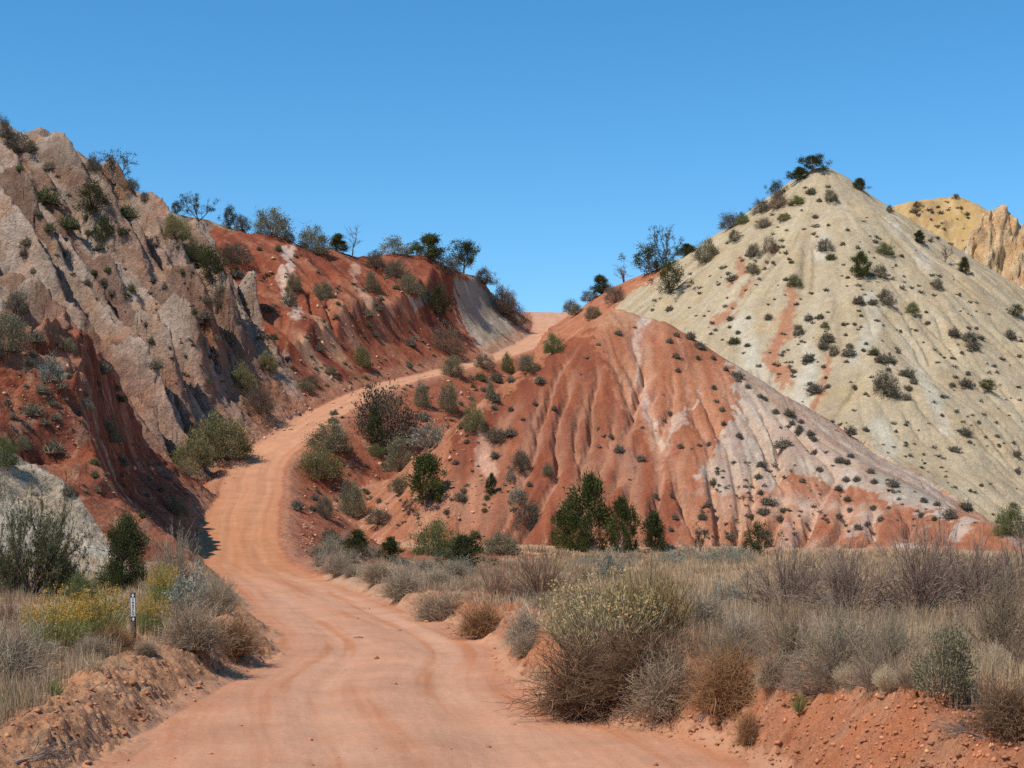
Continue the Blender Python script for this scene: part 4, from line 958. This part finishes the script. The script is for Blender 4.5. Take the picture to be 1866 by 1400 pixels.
 # right foreground: dry brush on the flat and the bank
 ('red_twigs', 'dry_bush', 'shrub', 902, 1094, 112, 84, 'reddish bare bush left of the middle of the flat'),
 ('red_twigs', 'dry_bush', 'shrub', 985, 1096, 150, 112, 'largest reddish bare bush behind the golden brush'),
 ('low_sage', 'sagebrush', 'shrub', 955, 1098, 50, 40, 'small grey sagebrush at the foot of the large reddish bush'),
 ('silver', 'sagebrush', 'shrub', 1112, 1062, 46, 66, 'upright grey sagebrush behind the golden brush'),
 ('pale_brush', 'rabbitbrush', 'shrub', 1108, 1204, 214, 152, 'large pale green rabbitbrush on the bank beside the road'),
 ('pale_brush', 'rabbitbrush', 'shrub', 1046, 1180, 90, 86, 'smaller pale rabbitbrush on the road side of the large one'),
 ('gold_brush', 'dry_bush', 'shrub', 1186, 1172, 150, 150, 'golden brown upright brush behind the large pale rabbitbrush'),
 ('dark_tangle', 'dry_bush', 'shrub', 1085, 1292, 236, 150, 'dark brown matted brush hanging over the bank edge'),
 ('dark_tangle', 'dry_bush', 'shrub', 1182, 1258, 176, 112, 'brown matted brush at the right of the overhanging mass'),
 ('tan_tangle', 'dry_bush', 'shrub', 1222, 1296, 140, 122, 'pale arching dry brush drooping down the bank'),
 ('rust_tangle', 'tumbleweed', 'shrub', 1322, 1304, 130, 122, 'rusty ball of dry brush sitting on the red bank'),
 ('rust_tangle', 'tumbleweed', 'shrub', 1362, 1356, 46, 62, 'small rusty dry brush low on the bank, below the ball'),
 ('green_tuft', 'grass_tuft', 'grass', 1456, 1306, 42, 44, 'small dark green tuft growing on the red bank'),
 ('brown_twigs', 'dry_bush', 'shrub', 1440, 1230, 130, 150, 'brown leafless bush on a bare stem at the bank edge'),
 ('grey_twigs', 'dry_bush', 'shrub', 1532, 1240, 150, 150, 'grey feathery bush at the middle of the right bank'),
 ('grey_twigs', 'dry_bush', 'shrub', 1622, 1238, 136, 136, 'grey purple feathery bush right of the middle one'),
 ('sage', 'shrub', 'shrub', 1722, 1254, 124, 120, 'grey green leafy bush on the right bank edge'),
 ('brown_twigs', 'dry_bush', 'shrub', 1826, 1200, 170, 176, 'tall grey brown bush at the right edge'),
 ('purple_twigs', 'dry_bush', 'shrub', 1680, 1130, 170, 190, 'tallest purple grey bare bush on the flat at right'),
 ('purple_twigs', 'dry_bush', 'shrub', 1545, 1130, 150, 150, 'purple grey bare bush left of the tallest one'),
 ('purple_twigs', 'dry_bush', 'shrub', 1436, 1120, 140, 140, 'purple grey bare bush over the middle of the flat'),
 ('purple_twigs', 'dry_bush', 'shrub', 1775, 1120, 150, 150, 'purple grey bare bush right of the tallest one'),
 ('purple_twigs', 'dry_bush', 'shrub', 1862, 1100, 150, 140, 'bare purple grey bush cut by the right edge'),
 ('dead_upright', 'sapling', 'dead tree', 1362, 1118, 44, 100, 'single thin bare sapling in the tan grass'),
 ('grey_tangle', 'dry_bush', 'shrub', 1280, 1150, 100, 70, 'grey low bush in the tan grass left of the thin sapling'),
 ('low_sage', 'sagebrush', 'shrub', 1325, 1104, 76, 50, 'pale grey sagebrush in the middle of the tan grass'),
 ('grey_tangle', 'dry_bush', 'shrub', 1350, 1190, 90, 80, 'grey dry bush behind the rusty ball of brush'),
 ('brown_twigs', 'dry_bush', 'shrub', 1330, 1222, 90, 76, 'brown dry bush just above the rusty ball of brush'),
 ('dark_tangle', 'dry_bush', 'shrub', 1850, 1330, 150, 100, 'dark dead branches spilling over the bank at the right edge'),
 ('straw', 'grass_tuft', 'grass', 1492, 1262, 60, 50, 'yellow straw tuft on the bank edge below the grey feathery bush'),
 ('straw', 'grass_tuft', 'grass', 1585, 1252, 60, 46, 'straw tuft on the bank edge beside the grey green leafy bush'),
 ('straw', 'grass_tuft', 'grass', 985, 1240, 84, 34, 'flattened pale straw lying at the road edge'),
 ('grey_tangle', 'dry_bush', 'shrub', 730, 1090, 80, 60, 'grey dry bush at the right road edge past the bend'),
 ('tan_tangle', 'dry_bush', 'shrub', 800, 1130, 100, 62, 'tan dry bush along the right road edge'),
 ('rust_tangle', 'dry_bush', 'shrub', 880, 1158, 96, 62, 'brown dry bush along the right road edge'),
 ('grey_tangle', 'dry_bush', 'shrub', 960, 1170, 96, 66, 'grey brown dry bush beside the smaller pale rabbitbrush'),
 ('tan_tangle', 'dry_bush', 'shrub', 690, 1062, 70, 48, 'tan dry bush at the inner curve of the road'),
]
for (kd, nm, ct, px, py, w_, h_, lb) in BIG:
    lim = 60 if py > 1095 else 320
    mn = 6 if py > 1095 else (30 if py > 1040 else 62)
    put(kd, nm, ct, px, py, w_, h_, lb, ymax=lim, ymin=mn)
put('dead', 'dead_branch', 'branch', 14, 1392, 60, 150, 'bleached dead branch lying on the left berm at the bottom edge', tilt=1.3, rot=.5, ymax=40)
put('dead', 'dead_branch', 'branch', 1800, 1352, 50, 110, 'dark dead branch sprawling down the red bank near the right edge', tilt=1.2, rot=2.6, ymax=40)
put('dead', 'dead_branch', 'branch', 1500, 1262, 44, 90, 'grey dead branch lying at the bank edge below the feathery bushes', tilt=1.25, rot=2.9, ymax=40)
log('named plants')

# ------------------------------------------------------------------ repeats: small shrubs dotted over the slopes, sage along the far edge of the flat, brush on the flat
TAKEN = [(r[3], r[4] - r[7 - 1] * .4, r[5], r[6]) for r in BIG]
def scatter(kind, name, cat, n, poly, wr, hr, label, group, seed, gap=9, simple=True, ymin=62, ymax=320, dens=None, kinds=None):
    rnd = np.random.RandomState(seed); q = np.array(poly, float); lo = q.min(0); hi = q.max(0); done = []; tries = 0
    while len(done) < n and tries < n * 140:
        tries += 1
        px, py = rnd.uniform(lo[0], hi[0]), rnd.uniform(lo[1], hi[1])
        ins = inpoly(poly, np.array([px]), np.array([py]))[0]
        if not ins or any(abs(px - a) < gap and abs(py - b) < gap * .8 for a, b in done): continue
        if any(abs(px - a) < c * .5 and abs(py - b) < d * .5 for a, b, c, d in TAKEN): continue
        if perlin(np.array([px / 70.]), np.array([py / 50.]), seed)[0] < rnd.uniform(-.1, .4): continue
        if dens is not None and rnd.rand() > dens(px, py): continue
        done.append((px, py))
        t = rnd.rand()**3.2 if simple else rnd.rand()**2
        w_ = wr[0] + (wr[1] - wr[0]) * t; h_ = (hr[0] + (hr[1] - hr[0]) * t)
        put(kind if kinds is None else kinds[rnd.randint(len(kinds))], name, cat, px, py, w_, h_, label, group, simple=simple, ymin=ymin, ymax=ymax)
    return done
CREAM = [(1500, 320), (1600, 395), (1866, 610), (1866, 900), (1760, 905), (1640, 850), (1540, 800), (1440, 725), (1340, 640), (1240, 585), (1150, 560), (1300, 460)]
scatter('tuft', 'slope_shrub', 'shrub', 84, CREAM, (8, 32), (5, 19), 'small dark shrub dotting the cream pyramid hill', 'small shrubs on the cream hill', 1, 15, dens=lambda a, b: .25 + .75 * (b > 560), kinds=['tuft'] * 7 + ['tuft_green'])
scatter('tuft', 'slope_shrub', 'shrub', 36, [(1300, 850), (1480, 800), (1600, 860), (1720, 925), (1800, 930), (1866, 900), (1866, 960), (1700, 965), (1450, 985), (1260, 985)], (14, 34), (9, 19), 'dark shrub on the striped lower slope before the pyramid', 'shrubs on the striped lower slope', 2, 18)
scatter('tuft', 'slope_shrub', 'shrub', 30, [(1060, 620), (1130, 575), (1240, 620), (1350, 690), (1500, 810), (1330, 840), (1260, 900), (1240, 970), (960, 960), (900, 780)], (11, 28), (8, 17), 'small dark shrub on the bare orange hill', 'small shrubs on the orange hill', 3, 24)
scatter('tuft', 'slope_shrub', 'shrub', 18, [(1200, 592), (1250, 604), (1350, 675), (1450, 760), (1570, 848), (1690, 912), (1700, 925), (1560, 860), (1430, 765), (1340, 690), (1240, 620)], (12, 26), (8, 15), 'dark shrub along the crest of the orange hill', 'shrubs on the crest of the orange hill', 4, 12)
scatter('tuft', 'slope_shrub', 'shrub', 30, [(430, 450), (520, 450), (640, 490), (760, 500), (840, 600), (800, 660), (640, 720), (480, 740), (430, 620)], (10, 28), (7, 18), 'small grey shrub on the red slope above the road', 'small shrubs on the red hill', 5, 18, kinds=['tuft', 'tuft', 'tuft_tan', 'tuft_green'])
scatter('tuft', 'slope_shrub', 'shrub', 34, [(20, 300), (140, 310), (260, 400), (400, 470), (430, 600), (440, 730), (330, 740), (200, 560), (20, 480)], (14, 46), (10, 30), 'dark shrub rooted among the tilted rock ribs', 'shrubs among the tilted rock ribs', 6, 20, kinds=['tuft', 'tuft_green', 'tuft', 'tuft_tan'])
scatter('tuft', 'slope_shrub', 'shrub', 30, [(0, 600), (130, 640), (220, 700), (270, 850), (330, 950), (200, 960), (110, 840), (0, 790)], (14, 40), (10, 26), 'small dry shrub on the dark red foothill', 'small shrubs on the red foothill', 7, 20, kinds=['tuft', 'tuft_tan', 'tuft_green', 'tuft_tan'])
scatter('tuft', 'slope_shrub', 'shrub', 34, [(560, 780), (700, 710), (860, 690), (960, 690), (880, 780), (1000, 980), (700, 1000), (560, 980), (530, 900)], (12, 36), (8, 24), 'small dry shrub on the loose red slope below the road', 'small shrubs on the slope below the road', 8, 16, kinds=['tuft', 'tuft', 'tuft_tan', 'tuft_green'])
scatter('tuft', 'slope_shrub', 'shrub', 4, [(1640, 385), (1740, 368), (1780, 400), (1750, 450), (1690, 440)], (8, 18), (5, 9), 'tiny dark shrub on the far ochre hill', 'shrubs on the ochre hill', 9, 9)
scatter('low_sage', 'sagebrush', 'shrub', 46, [(620, 1022), (1000, 1010), (1400, 1010), (1866, 985), (1866, 1010), (1400, 1030), (1000, 1038), (640, 1044)], (34, 84), (20, 40), 'low grey sagebrush in the row at the far edge of the flat', 'sagebrush along the far edge of the flat', 10, 16, ymin=72, ymax=118)
FLATP = [(640, 1046), (860, 1040), (1100, 1036), (1400, 1036), (1866, 1015), (1866, 1230), (1600, 1215), (1330, 1200), (1180, 1200), (960, 1160), (760, 1100)]
scatter('grey_tangle', 'dry_bush', 'shrub', 46, [(660, 1050), (860, 1045), (1180, 1050), (1180, 1110), (1000, 1150), (860, 1130), (740, 1090)], (44, 96), (30, 52), 'low dry bush on the flat left of the golden brush', 'low dry bushes on the near flat', 11, 26, ymin=24, ymax=95, kinds=['grey_tangle', 'tan_tangle', 'grey_tangle', 'rust_tangle', 'brown_twigs'])
scatter('purple_twigs', 'dry_bush', 'shrub', 66, [(1390, 1035), (1866, 1020), (1866, 1110), (1700, 1150), (1440, 1150), (1390, 1080)], (90, 170), (80, 190), 'bare purple grey bush in the thicket on the right flat', 'bare bushes in the right thicket', 12, 34, ymin=15, ymax=80, kinds=['purple_twigs', 'purple_twigs', 'grey_twigs', 'brown_twigs'])
scatter('grey_twigs', 'dry_bush', 'shrub', 64, [(1230, 1120), (1400, 1130), (1866, 1130), (1866, 1220), (1600, 1205), (1340, 1195)], (70, 130), (56, 110), 'feathery dry bush along the top of the right bank', 'feathery bushes on the right bank', 13, 36, ymin=12, ymax=40, kinds=['grey_twigs', 'brown_twigs', 'grey_tangle', 'grey_twigs'])
scatter('straw', 'grass_tuft', 'grass', 44, [(960, 1230), (1100, 1240), (1300, 1200), (1866, 1215), (1866, 1270), (1500, 1275), (1250, 1270)], (26, 60), (18, 42), 'straw coloured tuft on the edge of the right bank', 'straw tufts on the right bank', 14, 22, ymin=8, ymax=40)
scatter('tan_tangle', 'dry_bush', 'shrub', 18, [(280, 1120), (440, 1120), (450, 1180), (300, 1190), (60, 1215), (10, 1200), (60, 1150)], (50, 96), (34, 66), 'low tan dry bush on the left verge', 'low dry bushes on the left verge', 15, 28, ymin=12, ymax=50, kinds=['tan_tangle', 'grey_tangle', 'rust_tangle'])
scatter('grey_tangle', 'dry_bush', 'shrub', 30, [(540, 1000), (700, 1010), (860, 1050), (700, 1060), (600, 1045), (545, 1020)], (34, 70), (24, 44), 'low dry bush at the foot of the slope by the road', 'low bushes at the slope foot', 16, 18, ymin=50, ymax=118, kinds=['grey_tangle', 'tan_tangle', 'low_sage', 'tan_tangle'])
scatter('tan_tangle', 'dry_bush', 'shrub', 44, [(950, 1190), (1100, 1195), (1300, 1190), (1500, 1205), (1866, 1190), (1866, 1265), (1600, 1262), (1400, 1262), (1230, 1275), (1110, 1262), (990, 1250)], (50, 130), (46, 104), 'tangled straw brown brush spilling over the right bank', 'tangled brush on the bank edge', 17, 20, ymin=9, ymax=32, kinds=['tan_tangle', 'brown_twigs', 'pale_straw', 'pale_straw', 'grey_twigs'])
log('scattered plants')

# the smallest scrub on the slopes, too many to tell apart
def scrub(n, seed, polys):
    rnd = np.random.RandomState(seed); k = Kit()
    for poly, share in polys:
        q = np.array(poly, float); lo = q.min(0); hi = q.max(0); need = int(n * share)
        px = rnd.uniform(lo[0], hi[0], need * 6); py = rnd.uniform(lo[1], hi[1], need * 6)
        ok = inpoly(poly, px, py) & (perlin(px / 80, py / 55, seed) > rnd.uniform(-.5, .4, len(px))); px = px[ok][:need]; py = py[ok][:need]
        pt = np.zeros((len(px), 3)); hit = np.zeros(len(px), bool)
        for yy in np.geomspace(64, 290, 900):
            xx = (px - CXP) / F * yy; g = height(xx, np.full(len(px), yy)); m = (g >= CAMZ + (HOR - py) / F * yy) & ~hit
            pt[m] = np.stack([xx, np.full(len(px), yy), g], 1)[m]; hit |= m
        pt = pt[hit]; m = len(pt); nb = 26
        sz = rnd.uniform(.16, .5, m) * pt[:, 1] / 150
        Dd = dome_dirs(m * nb, rnd, 0).reshape(m, nb, 3) * np.array([1, 1, .75]) * rnd.uniform(.5, 1, (m, nb, 1)) * sz[:, None, None]
        A = pt[:, None] + rnd.normal(size=(m, nb, 3)) * sz[:, None, None] * np.array([.25, .25, 0]); Bq = pt[:, None] + Dd
        t = np.clip(np.repeat(rnd.rand(m), nb) * .6 + rnd.rand(m * nb) * .4, 0, 1)
        k.ribbons(curve(A.reshape(-1, 3), Bq.reshape(-1, 3), 3, rnd, .1), np.repeat(sz, nb)[:, None] * np.array([.12, .2, .07])[None], mix((.15, .125, .09), (.31, .26, .185), t), rnd)
    return k.mesh('low_scrub', M_LEAF)
add('low_scrub', scrub(950, 31, [(CREAM, .32), ([(1300, 850), (1480, 800), (1600, 860), (1720, 925), (1800, 930), (1866, 900), (1866, 960), (1700, 965), (1450, 985), (1260, 985)], .12), ([(430, 450), (520, 450), (640, 490), (760, 500), (840, 600), (800, 660), (640, 720), (480, 740), (430, 620)], .10), ([(0, 600), (130, 640), (220, 700), (270, 850), (330, 950), (200, 960), (110, 840), (0, 790)], .09), ([(20, 300), (140, 310), (260, 400), (400, 470), (430, 600), (440, 730), (330, 740), (200, 560), (20, 480)], .10), ([(560, 780), (700, 710), (860, 690), (960, 690), (880, 780), (1000, 980), (700, 1000), (560, 980), (530, 900)], .11), ([(1060, 620), (1130, 575), (1350, 690), (1500, 810), (1240, 970), (960, 960), (900, 780)], .03), ([(1640, 385), (1740, 368), (1780, 400), (1750, 450), (1690, 440)], .03)]), kind='stuff', label='tiny dry scrub speckling the slopes of the hills', category='scrub')
log('scrub')
# ------------------------------------------------------------------ dry grass over the flats: nobody could count it
def grass_sheet(n, seed):
    rnd = np.random.RandomState(seed); k = Kit()
    yy = np.exp(rnd.uniform(math.log(13), math.log(118), n * 4)); xx = rnd.uniform(-.42, .42, n * 4) * (yy + 4)
    e = bil(edge, xx, yy); lat = bil(LAT, xx, yy); h = height(xx, yy)
    ok = (near_id(LID, xx, yy) == 0) & (e > np.where(yy < 35, np.where(lat > 0, 1.0, .9), .45)) & (h < 1.5) & ~(near_id(FILL, xx, yy) & (yy > 66))
    ok &= fbm(xx / 2.2, yy / 2.2, 3, 300) + rnd.normal(size=len(xx)) * .10 > .06
    i = np.flatnonzero(ok)[:n]; xx, yy, h = xx[i], yy[i], h[i]; m = len(i); nb = 9
    sc = rnd.uniform(.14, .36, m) * np.interp(yy, [14, 30, 60, 118], [1.05, 1.15, 1.2, 1.4])
    a = rnd.uniform(0, 6.28, (m, nb)); q = np.sqrt(rnd.rand(m, nb)); base = np.stack([xx, yy, h - .01], 1)[:, None]
    A = base + np.stack([q * .14 * np.cos(a), q * .14 * np.sin(a), 0 * a], 2)
    B = base + np.stack([q * .55 * np.cos(a), q * .55 * np.sin(a), .25 + .75 * rnd.rand(m, nb)], 2) * sc[:, None, None] + rnd.normal(size=(m, nb, 3)) * .02
    wd = np.interp(yy, [14, 30, 60, 118], [.006, .009, .018, .034]); wd = np.repeat(wd, nb)
    t = np.repeat(np.clip(.5 + fbm(xx / 3, yy / 3, 2, 310) + rnd.normal(size=m) * .25, 0, 1), nb)
    c = mix((.30, .19, .105), (.62, .44, .255), t) * (1 + rnd.normal(size=(m * nb, 1)) * .12)
    k.ribbons(curve(A.reshape(-1, 3), B.reshape(-1, 3), 3, rnd, .12, .4), np.array([1, .8, .25])[None] * wd[:, None], np.clip(c, .02, 1), rnd)
    return k.mesh('dry_grass', M_GRASS)
add('dry_grass', grass_sheet(30000, 5), kind='stuff', label='pale dry grass covering the flats beside the road', category='grass')

# loose stones on the slopes and the road shoulders
def stones(n, seed, polys, smin, smax, col, name, label):
    rnd = np.random.RandomState(seed); ico = np.array([(1, 0, 0), (-1, 0, 0), (0, 1, 0), (0, -1, 0), (0, 0, 1), (0, 0, -1)], float)
    tri = np.array([(0, 2, 4), (2, 1, 4), (1, 3, 4), (3, 0, 4), (2, 0, 5), (1, 2, 5), (3, 1, 5), (0, 3, 5)])
    V = []; Fc = []; Cc = []; cnt = 0
    ysr = yr; 
    pts = []
    for poly, share, y0, y1 in polys:
        q = np.array(poly, float); lo = q.min(0); hi = q.max(0); need = int(n * share)
        px = rnd.uniform(lo[0], hi[0], need * 4); py = rnd.uniform(lo[1], hi[1], need * 4)
        ins = inpoly(poly, px, py); px = px[ins][:need]; py = py[ins][:need]
        # march all sight lines together
        t = np.geomspace(y0, y1, 700) if y0 > 20 else np.geomspace(y0, y1, 1300); best_ = np.full(len(px), float(y1))
        hitd = np.zeros(len(px), bool)
        for yy in t:
            g = height((px - CXP) / F * yy, np.full(len(px), yy)) - (CAMZ + (HOR - py) / F * yy)
            m = (g >= 0) & ~hitd; best_[m] = yy; hitd |= m
        best_ = best_ * np.where(hitd, 1 - rnd.rand(len(px)) * (math.log(y1 / y0) / 699), 1) ** (yy == t[-1])
        ok = hitd; yy = best_[ok]; xx = (px[ok] - CXP) / F * yy
        pts.append(np.stack([xx, yy, height(xx, yy)], 1))
    pts = np.concatenate(pts); m = len(pts)
    s_ = (smin + (smax - smin) * rnd.rand(m)**4.5) * np.clip(pts[:, 1] / 120, .12, 1.3)
    R = 1 + rnd.normal(size=(m, 6, 1)) * .32
    sh = rnd.uniform(.6, 1.25, (m, 1, 3)) * np.array([1, 1, .7])
    a = rnd.uniform(0, 6.28, m); ca, sa = np.cos(a)[:, None], np.sin(a)[:, None]
    P0 = ico[None] * R * sh
    P0 = np.stack([P0[..., 0] * ca - P0[..., 1] * sa, P0[..., 0] * sa + P0[..., 1] * ca, P0[..., 2]], 2) * s_[:, None, None] + pts[:, None]
    P0[..., 2] += s_[:, None] * .12
    f = (np.arange(m) * 6)[:, None, None] + tri[None]
    c = np.array(col)[None] * (1 + rnd.normal(size=(m, 1)) * .25) * (1 + rnd.normal(size=(m, 3)) * .05)
    add(name, make_mesh(name, P0.reshape(-1, 3), [f.reshape(-1, 3)], M_WOOD, np.repeat(np.clip(c, .03, 1), 6, 0), smooth=False), kind='stuff', label=label, category='stones')
stones(1500, 8, [([(540, 900), (600, 860), (760, 720), (960, 690), (860, 800), (900, 960), (640, 1000), (560, 980)], .34, 64, 230), ([(330, 960), (400, 860), (500, 760), (640, 700), (800, 660), (840, 690), (640, 740), (500, 800), (400, 900), (350, 1000)], .24, 64, 230), ([(430, 450), (640, 480), (840, 560), (860, 660), (640, 720), (470, 760)], .24, 100, 260), ([(540, 960), (570, 960), (580, 1040), (560, 1040)], .06, 60, 130), ([(0, 600), (200, 680), (330, 950), (280, 980), (100, 800), (0, 780)], .12, 60, 140)], .05, .26, (.45, .255, .16), 'stones', 'pale loose stones strewn over the red slopes and road shoulders')
log('stones')

stones(3900, 21, [([(1000, 1290), (1100, 1250), (1300, 1230), (1866, 1250), (1866, 1400), (1400, 1400), (1250, 1350)], .72, 9, 40), ([(0, 1290), (240, 1215), (480, 1175), (485, 1210), (300, 1310), (150, 1400), (0, 1400)], .20, 9, 40), ([(620, 1065), (900, 1150), (960, 1290), (940, 1290), (880, 1180), (700, 1100)], .06, 14, 80), ([(300, 1310), (480, 1215), (640, 1100), (900, 1170), (960, 1290), (1300, 1400), (160, 1400)], .025, 9, 60)], .022, .30, (.43, .18, .088), 'dirt_clods', 'crumbled red earth clods on the road banks')
# ------------------------------------------------------------------ trail marker and stake
def box(k, cx, cy, cz, sx, sy, sz, c):
    v = np.array([(x_, y_, z_) for z_ in (-1, 1) for y_ in (-1, 1) for x_ in (-1, 1)], float) * np.array([sx, sy, sz]) / 2 + np.array([cx, cy, cz])
    k.put(v, f4=np.array([(0, 2, 3, 1), (4, 5, 7, 6), (0, 1, 5, 4), (2, 6, 7, 3), (1, 3, 7, 5), (0, 4, 6, 2)]), c=c)
def flat(k, pts, y0, c):
    pts = np.array(pts, float); n = len(pts); v = np.concatenate([np.column_stack([pts[:, 0], np.full(n, y0), pts[:, 1]]), np.column_stack([pts[:, 0], np.full(n, y0 - .0016), pts[:, 1]])])
    k.put(v, f4=np.array([(i, (i + 1) % n, n + (i + 1) % n, n + i) for i in range(n)]), c=c)
    if n == 4: k.put(v[n:], f4=np.array([(0, 1, 2, 3)]), c=c)
    else: k.put(np.concatenate([v[n:], v[n:].mean(0, keepdims=True)]), f3=np.array([(i, (i + 1) % n, n) for i in range(n)]), c=c)
def kmesh(k, name, mat): return make_mesh(name, np.concatenate(k.v), k.f4 + k.f3, mat, np.concatenate(k.c), smooth=False)
mp = place(244, 1176, 60); s_ = mp[1] / F                        # metres per photo pixel there
mk = add('trail_marker', None, label='brown trail marker post with a white TRAIL strip among yellow flowers', category='sign'); mk.location = mp; mk.rotation_euler = (0, math.radians(-1.2), math.radians(3))
TOP = 95 * s_; WD = 9.6 * s_; TH = .012
k = Kit(); box(k, 0, 0, (TOP - .35) / 2, WD, TH, TOP + .35, (.105, .072, .058)); add('post', kmesh(k, 'marker_post', M_WOOD), mk)
k = Kit(); y0 = -TH / 2 - .001
def at_(u, v): return (u * s_, TOP - v * s_)
def rect(k, u0, v0, u1, v1, c, lay): flat(k, [at_(u0, v1), at_(u1, v1), at_(u1, v0), at_(u0, v0)], y0 - lay * .002, c)
rect(k, -4.0, 9.5, 4.0, 43.5, (.62, .60, .56), 0); add('white_strip', kmesh(k, 'marker_strip', M_WOOD), mk)
for v0 in (1.5, 44.5):
    k = Kit(); rect(k, -4.0, v0, 4.0, v0 + 7.6, (.03, .028, .027), 0)
    W_ = (.66, .64, .60)
    flat(k, [at_(-3.3, v0 + 4.2), at_(3.3, v0 + 4.2), at_(0, v0 + .5)], y0 - .002, W_); rect(k, -1.25, v0 + 4.2, 1.25, v0 + 7.1, W_, 1)
    add('arrow_plate', kmesh(k, 'marker_arrow', M_WOOD), mk)
def letters(rows, v0, size, lay, c, nm):
    k = Kit()
    for r_, ch in enumerate(rows):
        G = {'T': ['111', '010', '010', '010', '010'], 'R': ['110', '101', '110', '101', '101'], 'A': ['010', '101', '111', '101', '101'], 'I': ['111', '010', '010', '010', '111'], 'L': ['100', '100', '100', '100', '111'], 'e': ['01010', '11111', '01110', '00100']}[ch]
        cw = size / len(G); 
        for a, row in enumerate(G):
            for b, bit in enumerate(row):
                if bit == '1':
                    u = (b - len(row) / 2) * cw * 1.25; vv_ = v0 + r_ * (size + 1.15) + a * cw
                    rect(k, u, vv_, u + cw * 1.27, vv_ + cw * 1.03, c, lay)
    add(nm, kmesh(k, 'marker_' + nm, M_WOOD), mk)
letters('TRAIL', 11.2, 4.0, 1, (.03, .028, .027), 'lettering')
k = Kit(); rect(k, -3.6, 37.0, 3.6, 37.6, (.12, .11, .10), 1); add('dividing_line', kmesh(k, 'marker_line', M_WOOD), mk)
letters('e', 38.9, 3.0, 1, (.16, .14, .12), 'emblem')
sp = place(352, 1106, 60); s_ = sp[1] / F
st = add('stake', None, label='thin brown metal stake standing in the grey sagebrush by the road', category='stake'); st.location = sp
k = Kit(); hh = 56 * s_; box(k, 0, 0, hh / 2 - .15, 3.4 * s_, .006, hh + .3, (.12, .075, .05)); box(k, -1.5 * s_, .012, hh / 2 - .15, .5 * s_, .03, hh + .3, (.12, .075, .05)); box(k, 1.5 * s_, .012, hh / 2 - .15, .5 * s_, .03, hh + .3, (.12, .075, .05))
add('shaft', kmesh(k, 'stake_shaft', M_WOOD), st)
k = Kit(); box(k, 0, -.006, hh - 3 * s_, 2.4 * s_, .004, 3.4 * s_, (.16, .10, .07)); add('cap_plate', kmesh(k, 'stake_plate', M_WOOD), st)
log('marker')
# ------------------------------------------------------------------ light, sky, camera
SUN_EL, SUN_AZ = math.radians(55), math.radians(-127)     # azimuth from +Y towards +X: the sun stands to the left, a little behind
sd = np.array([math.sin(SUN_AZ) * math.cos(SUN_EL), math.cos(SUN_AZ) * math.cos(SUN_EL), math.sin(SUN_EL)])
ld = bpy.data.lights.new('sun', 'SUN'); ld.energy = 4.6; ld.angle = math.radians(.53); ld.color = (1, .95, .87)
lo = bpy.data.objects.new('sun', ld); COL.objects.link(lo)
from mathutils import Vector
lo.rotation_euler = Vector(sd).to_track_quat('Z', 'Y').to_euler(); lo.location = (-60, -20, 80)
w = bpy.data.worlds.new('World'); SC.world = w; w.use_nodes = True
nt = w.node_tree; bg = nt.nodes['Background']
sky = nt.nodes.new('ShaderNodeTexSky'); sky.sky_type = 'NISHITA'; sky.sun_disc = False
sky.sun_elevation = SUN_EL; sky.sun_rotation = SUN_AZ; sky.altitude = 1600; sky.air_density = 1.0; sky.dust_density = .2; sky.ozone_density = 3.5
hs = nt.nodes.new('ShaderNodeHueSaturation'); hs.inputs['Saturation'].default_value = 1.28; hs.inputs['Hue'].default_value = .491; hs.inputs['Value'].default_value = 1.3
nt.links.new(sky.outputs[0], hs.inputs['Color']); nt.links.new(hs.outputs[0], bg.inputs[0]); bg.inputs[1].default_value = .13
cd = bpy.data.cameras.new('camera'); cam = bpy.data.objects.new('camera', cd); COL.objects.link(cam)
cd.sensor_width = 36; cd.lens = 36 * F / 1866; cd.shift_y = (HOR - 700) / 1866; cd.clip_end = 5000; cd.clip_start = .1
cam.location = (0, 0, CAMZ); cam.rotation_euler = (math.radians(90), 0, 0)
SC.camera = cam
SC.view_settings.view_transform = 'Standard'; SC.view_settings.look = 'None'; SC.view_settings.exposure = 0; SC.view_settings.gamma = 1
SC.cycles.use_denoising = False
log('done')
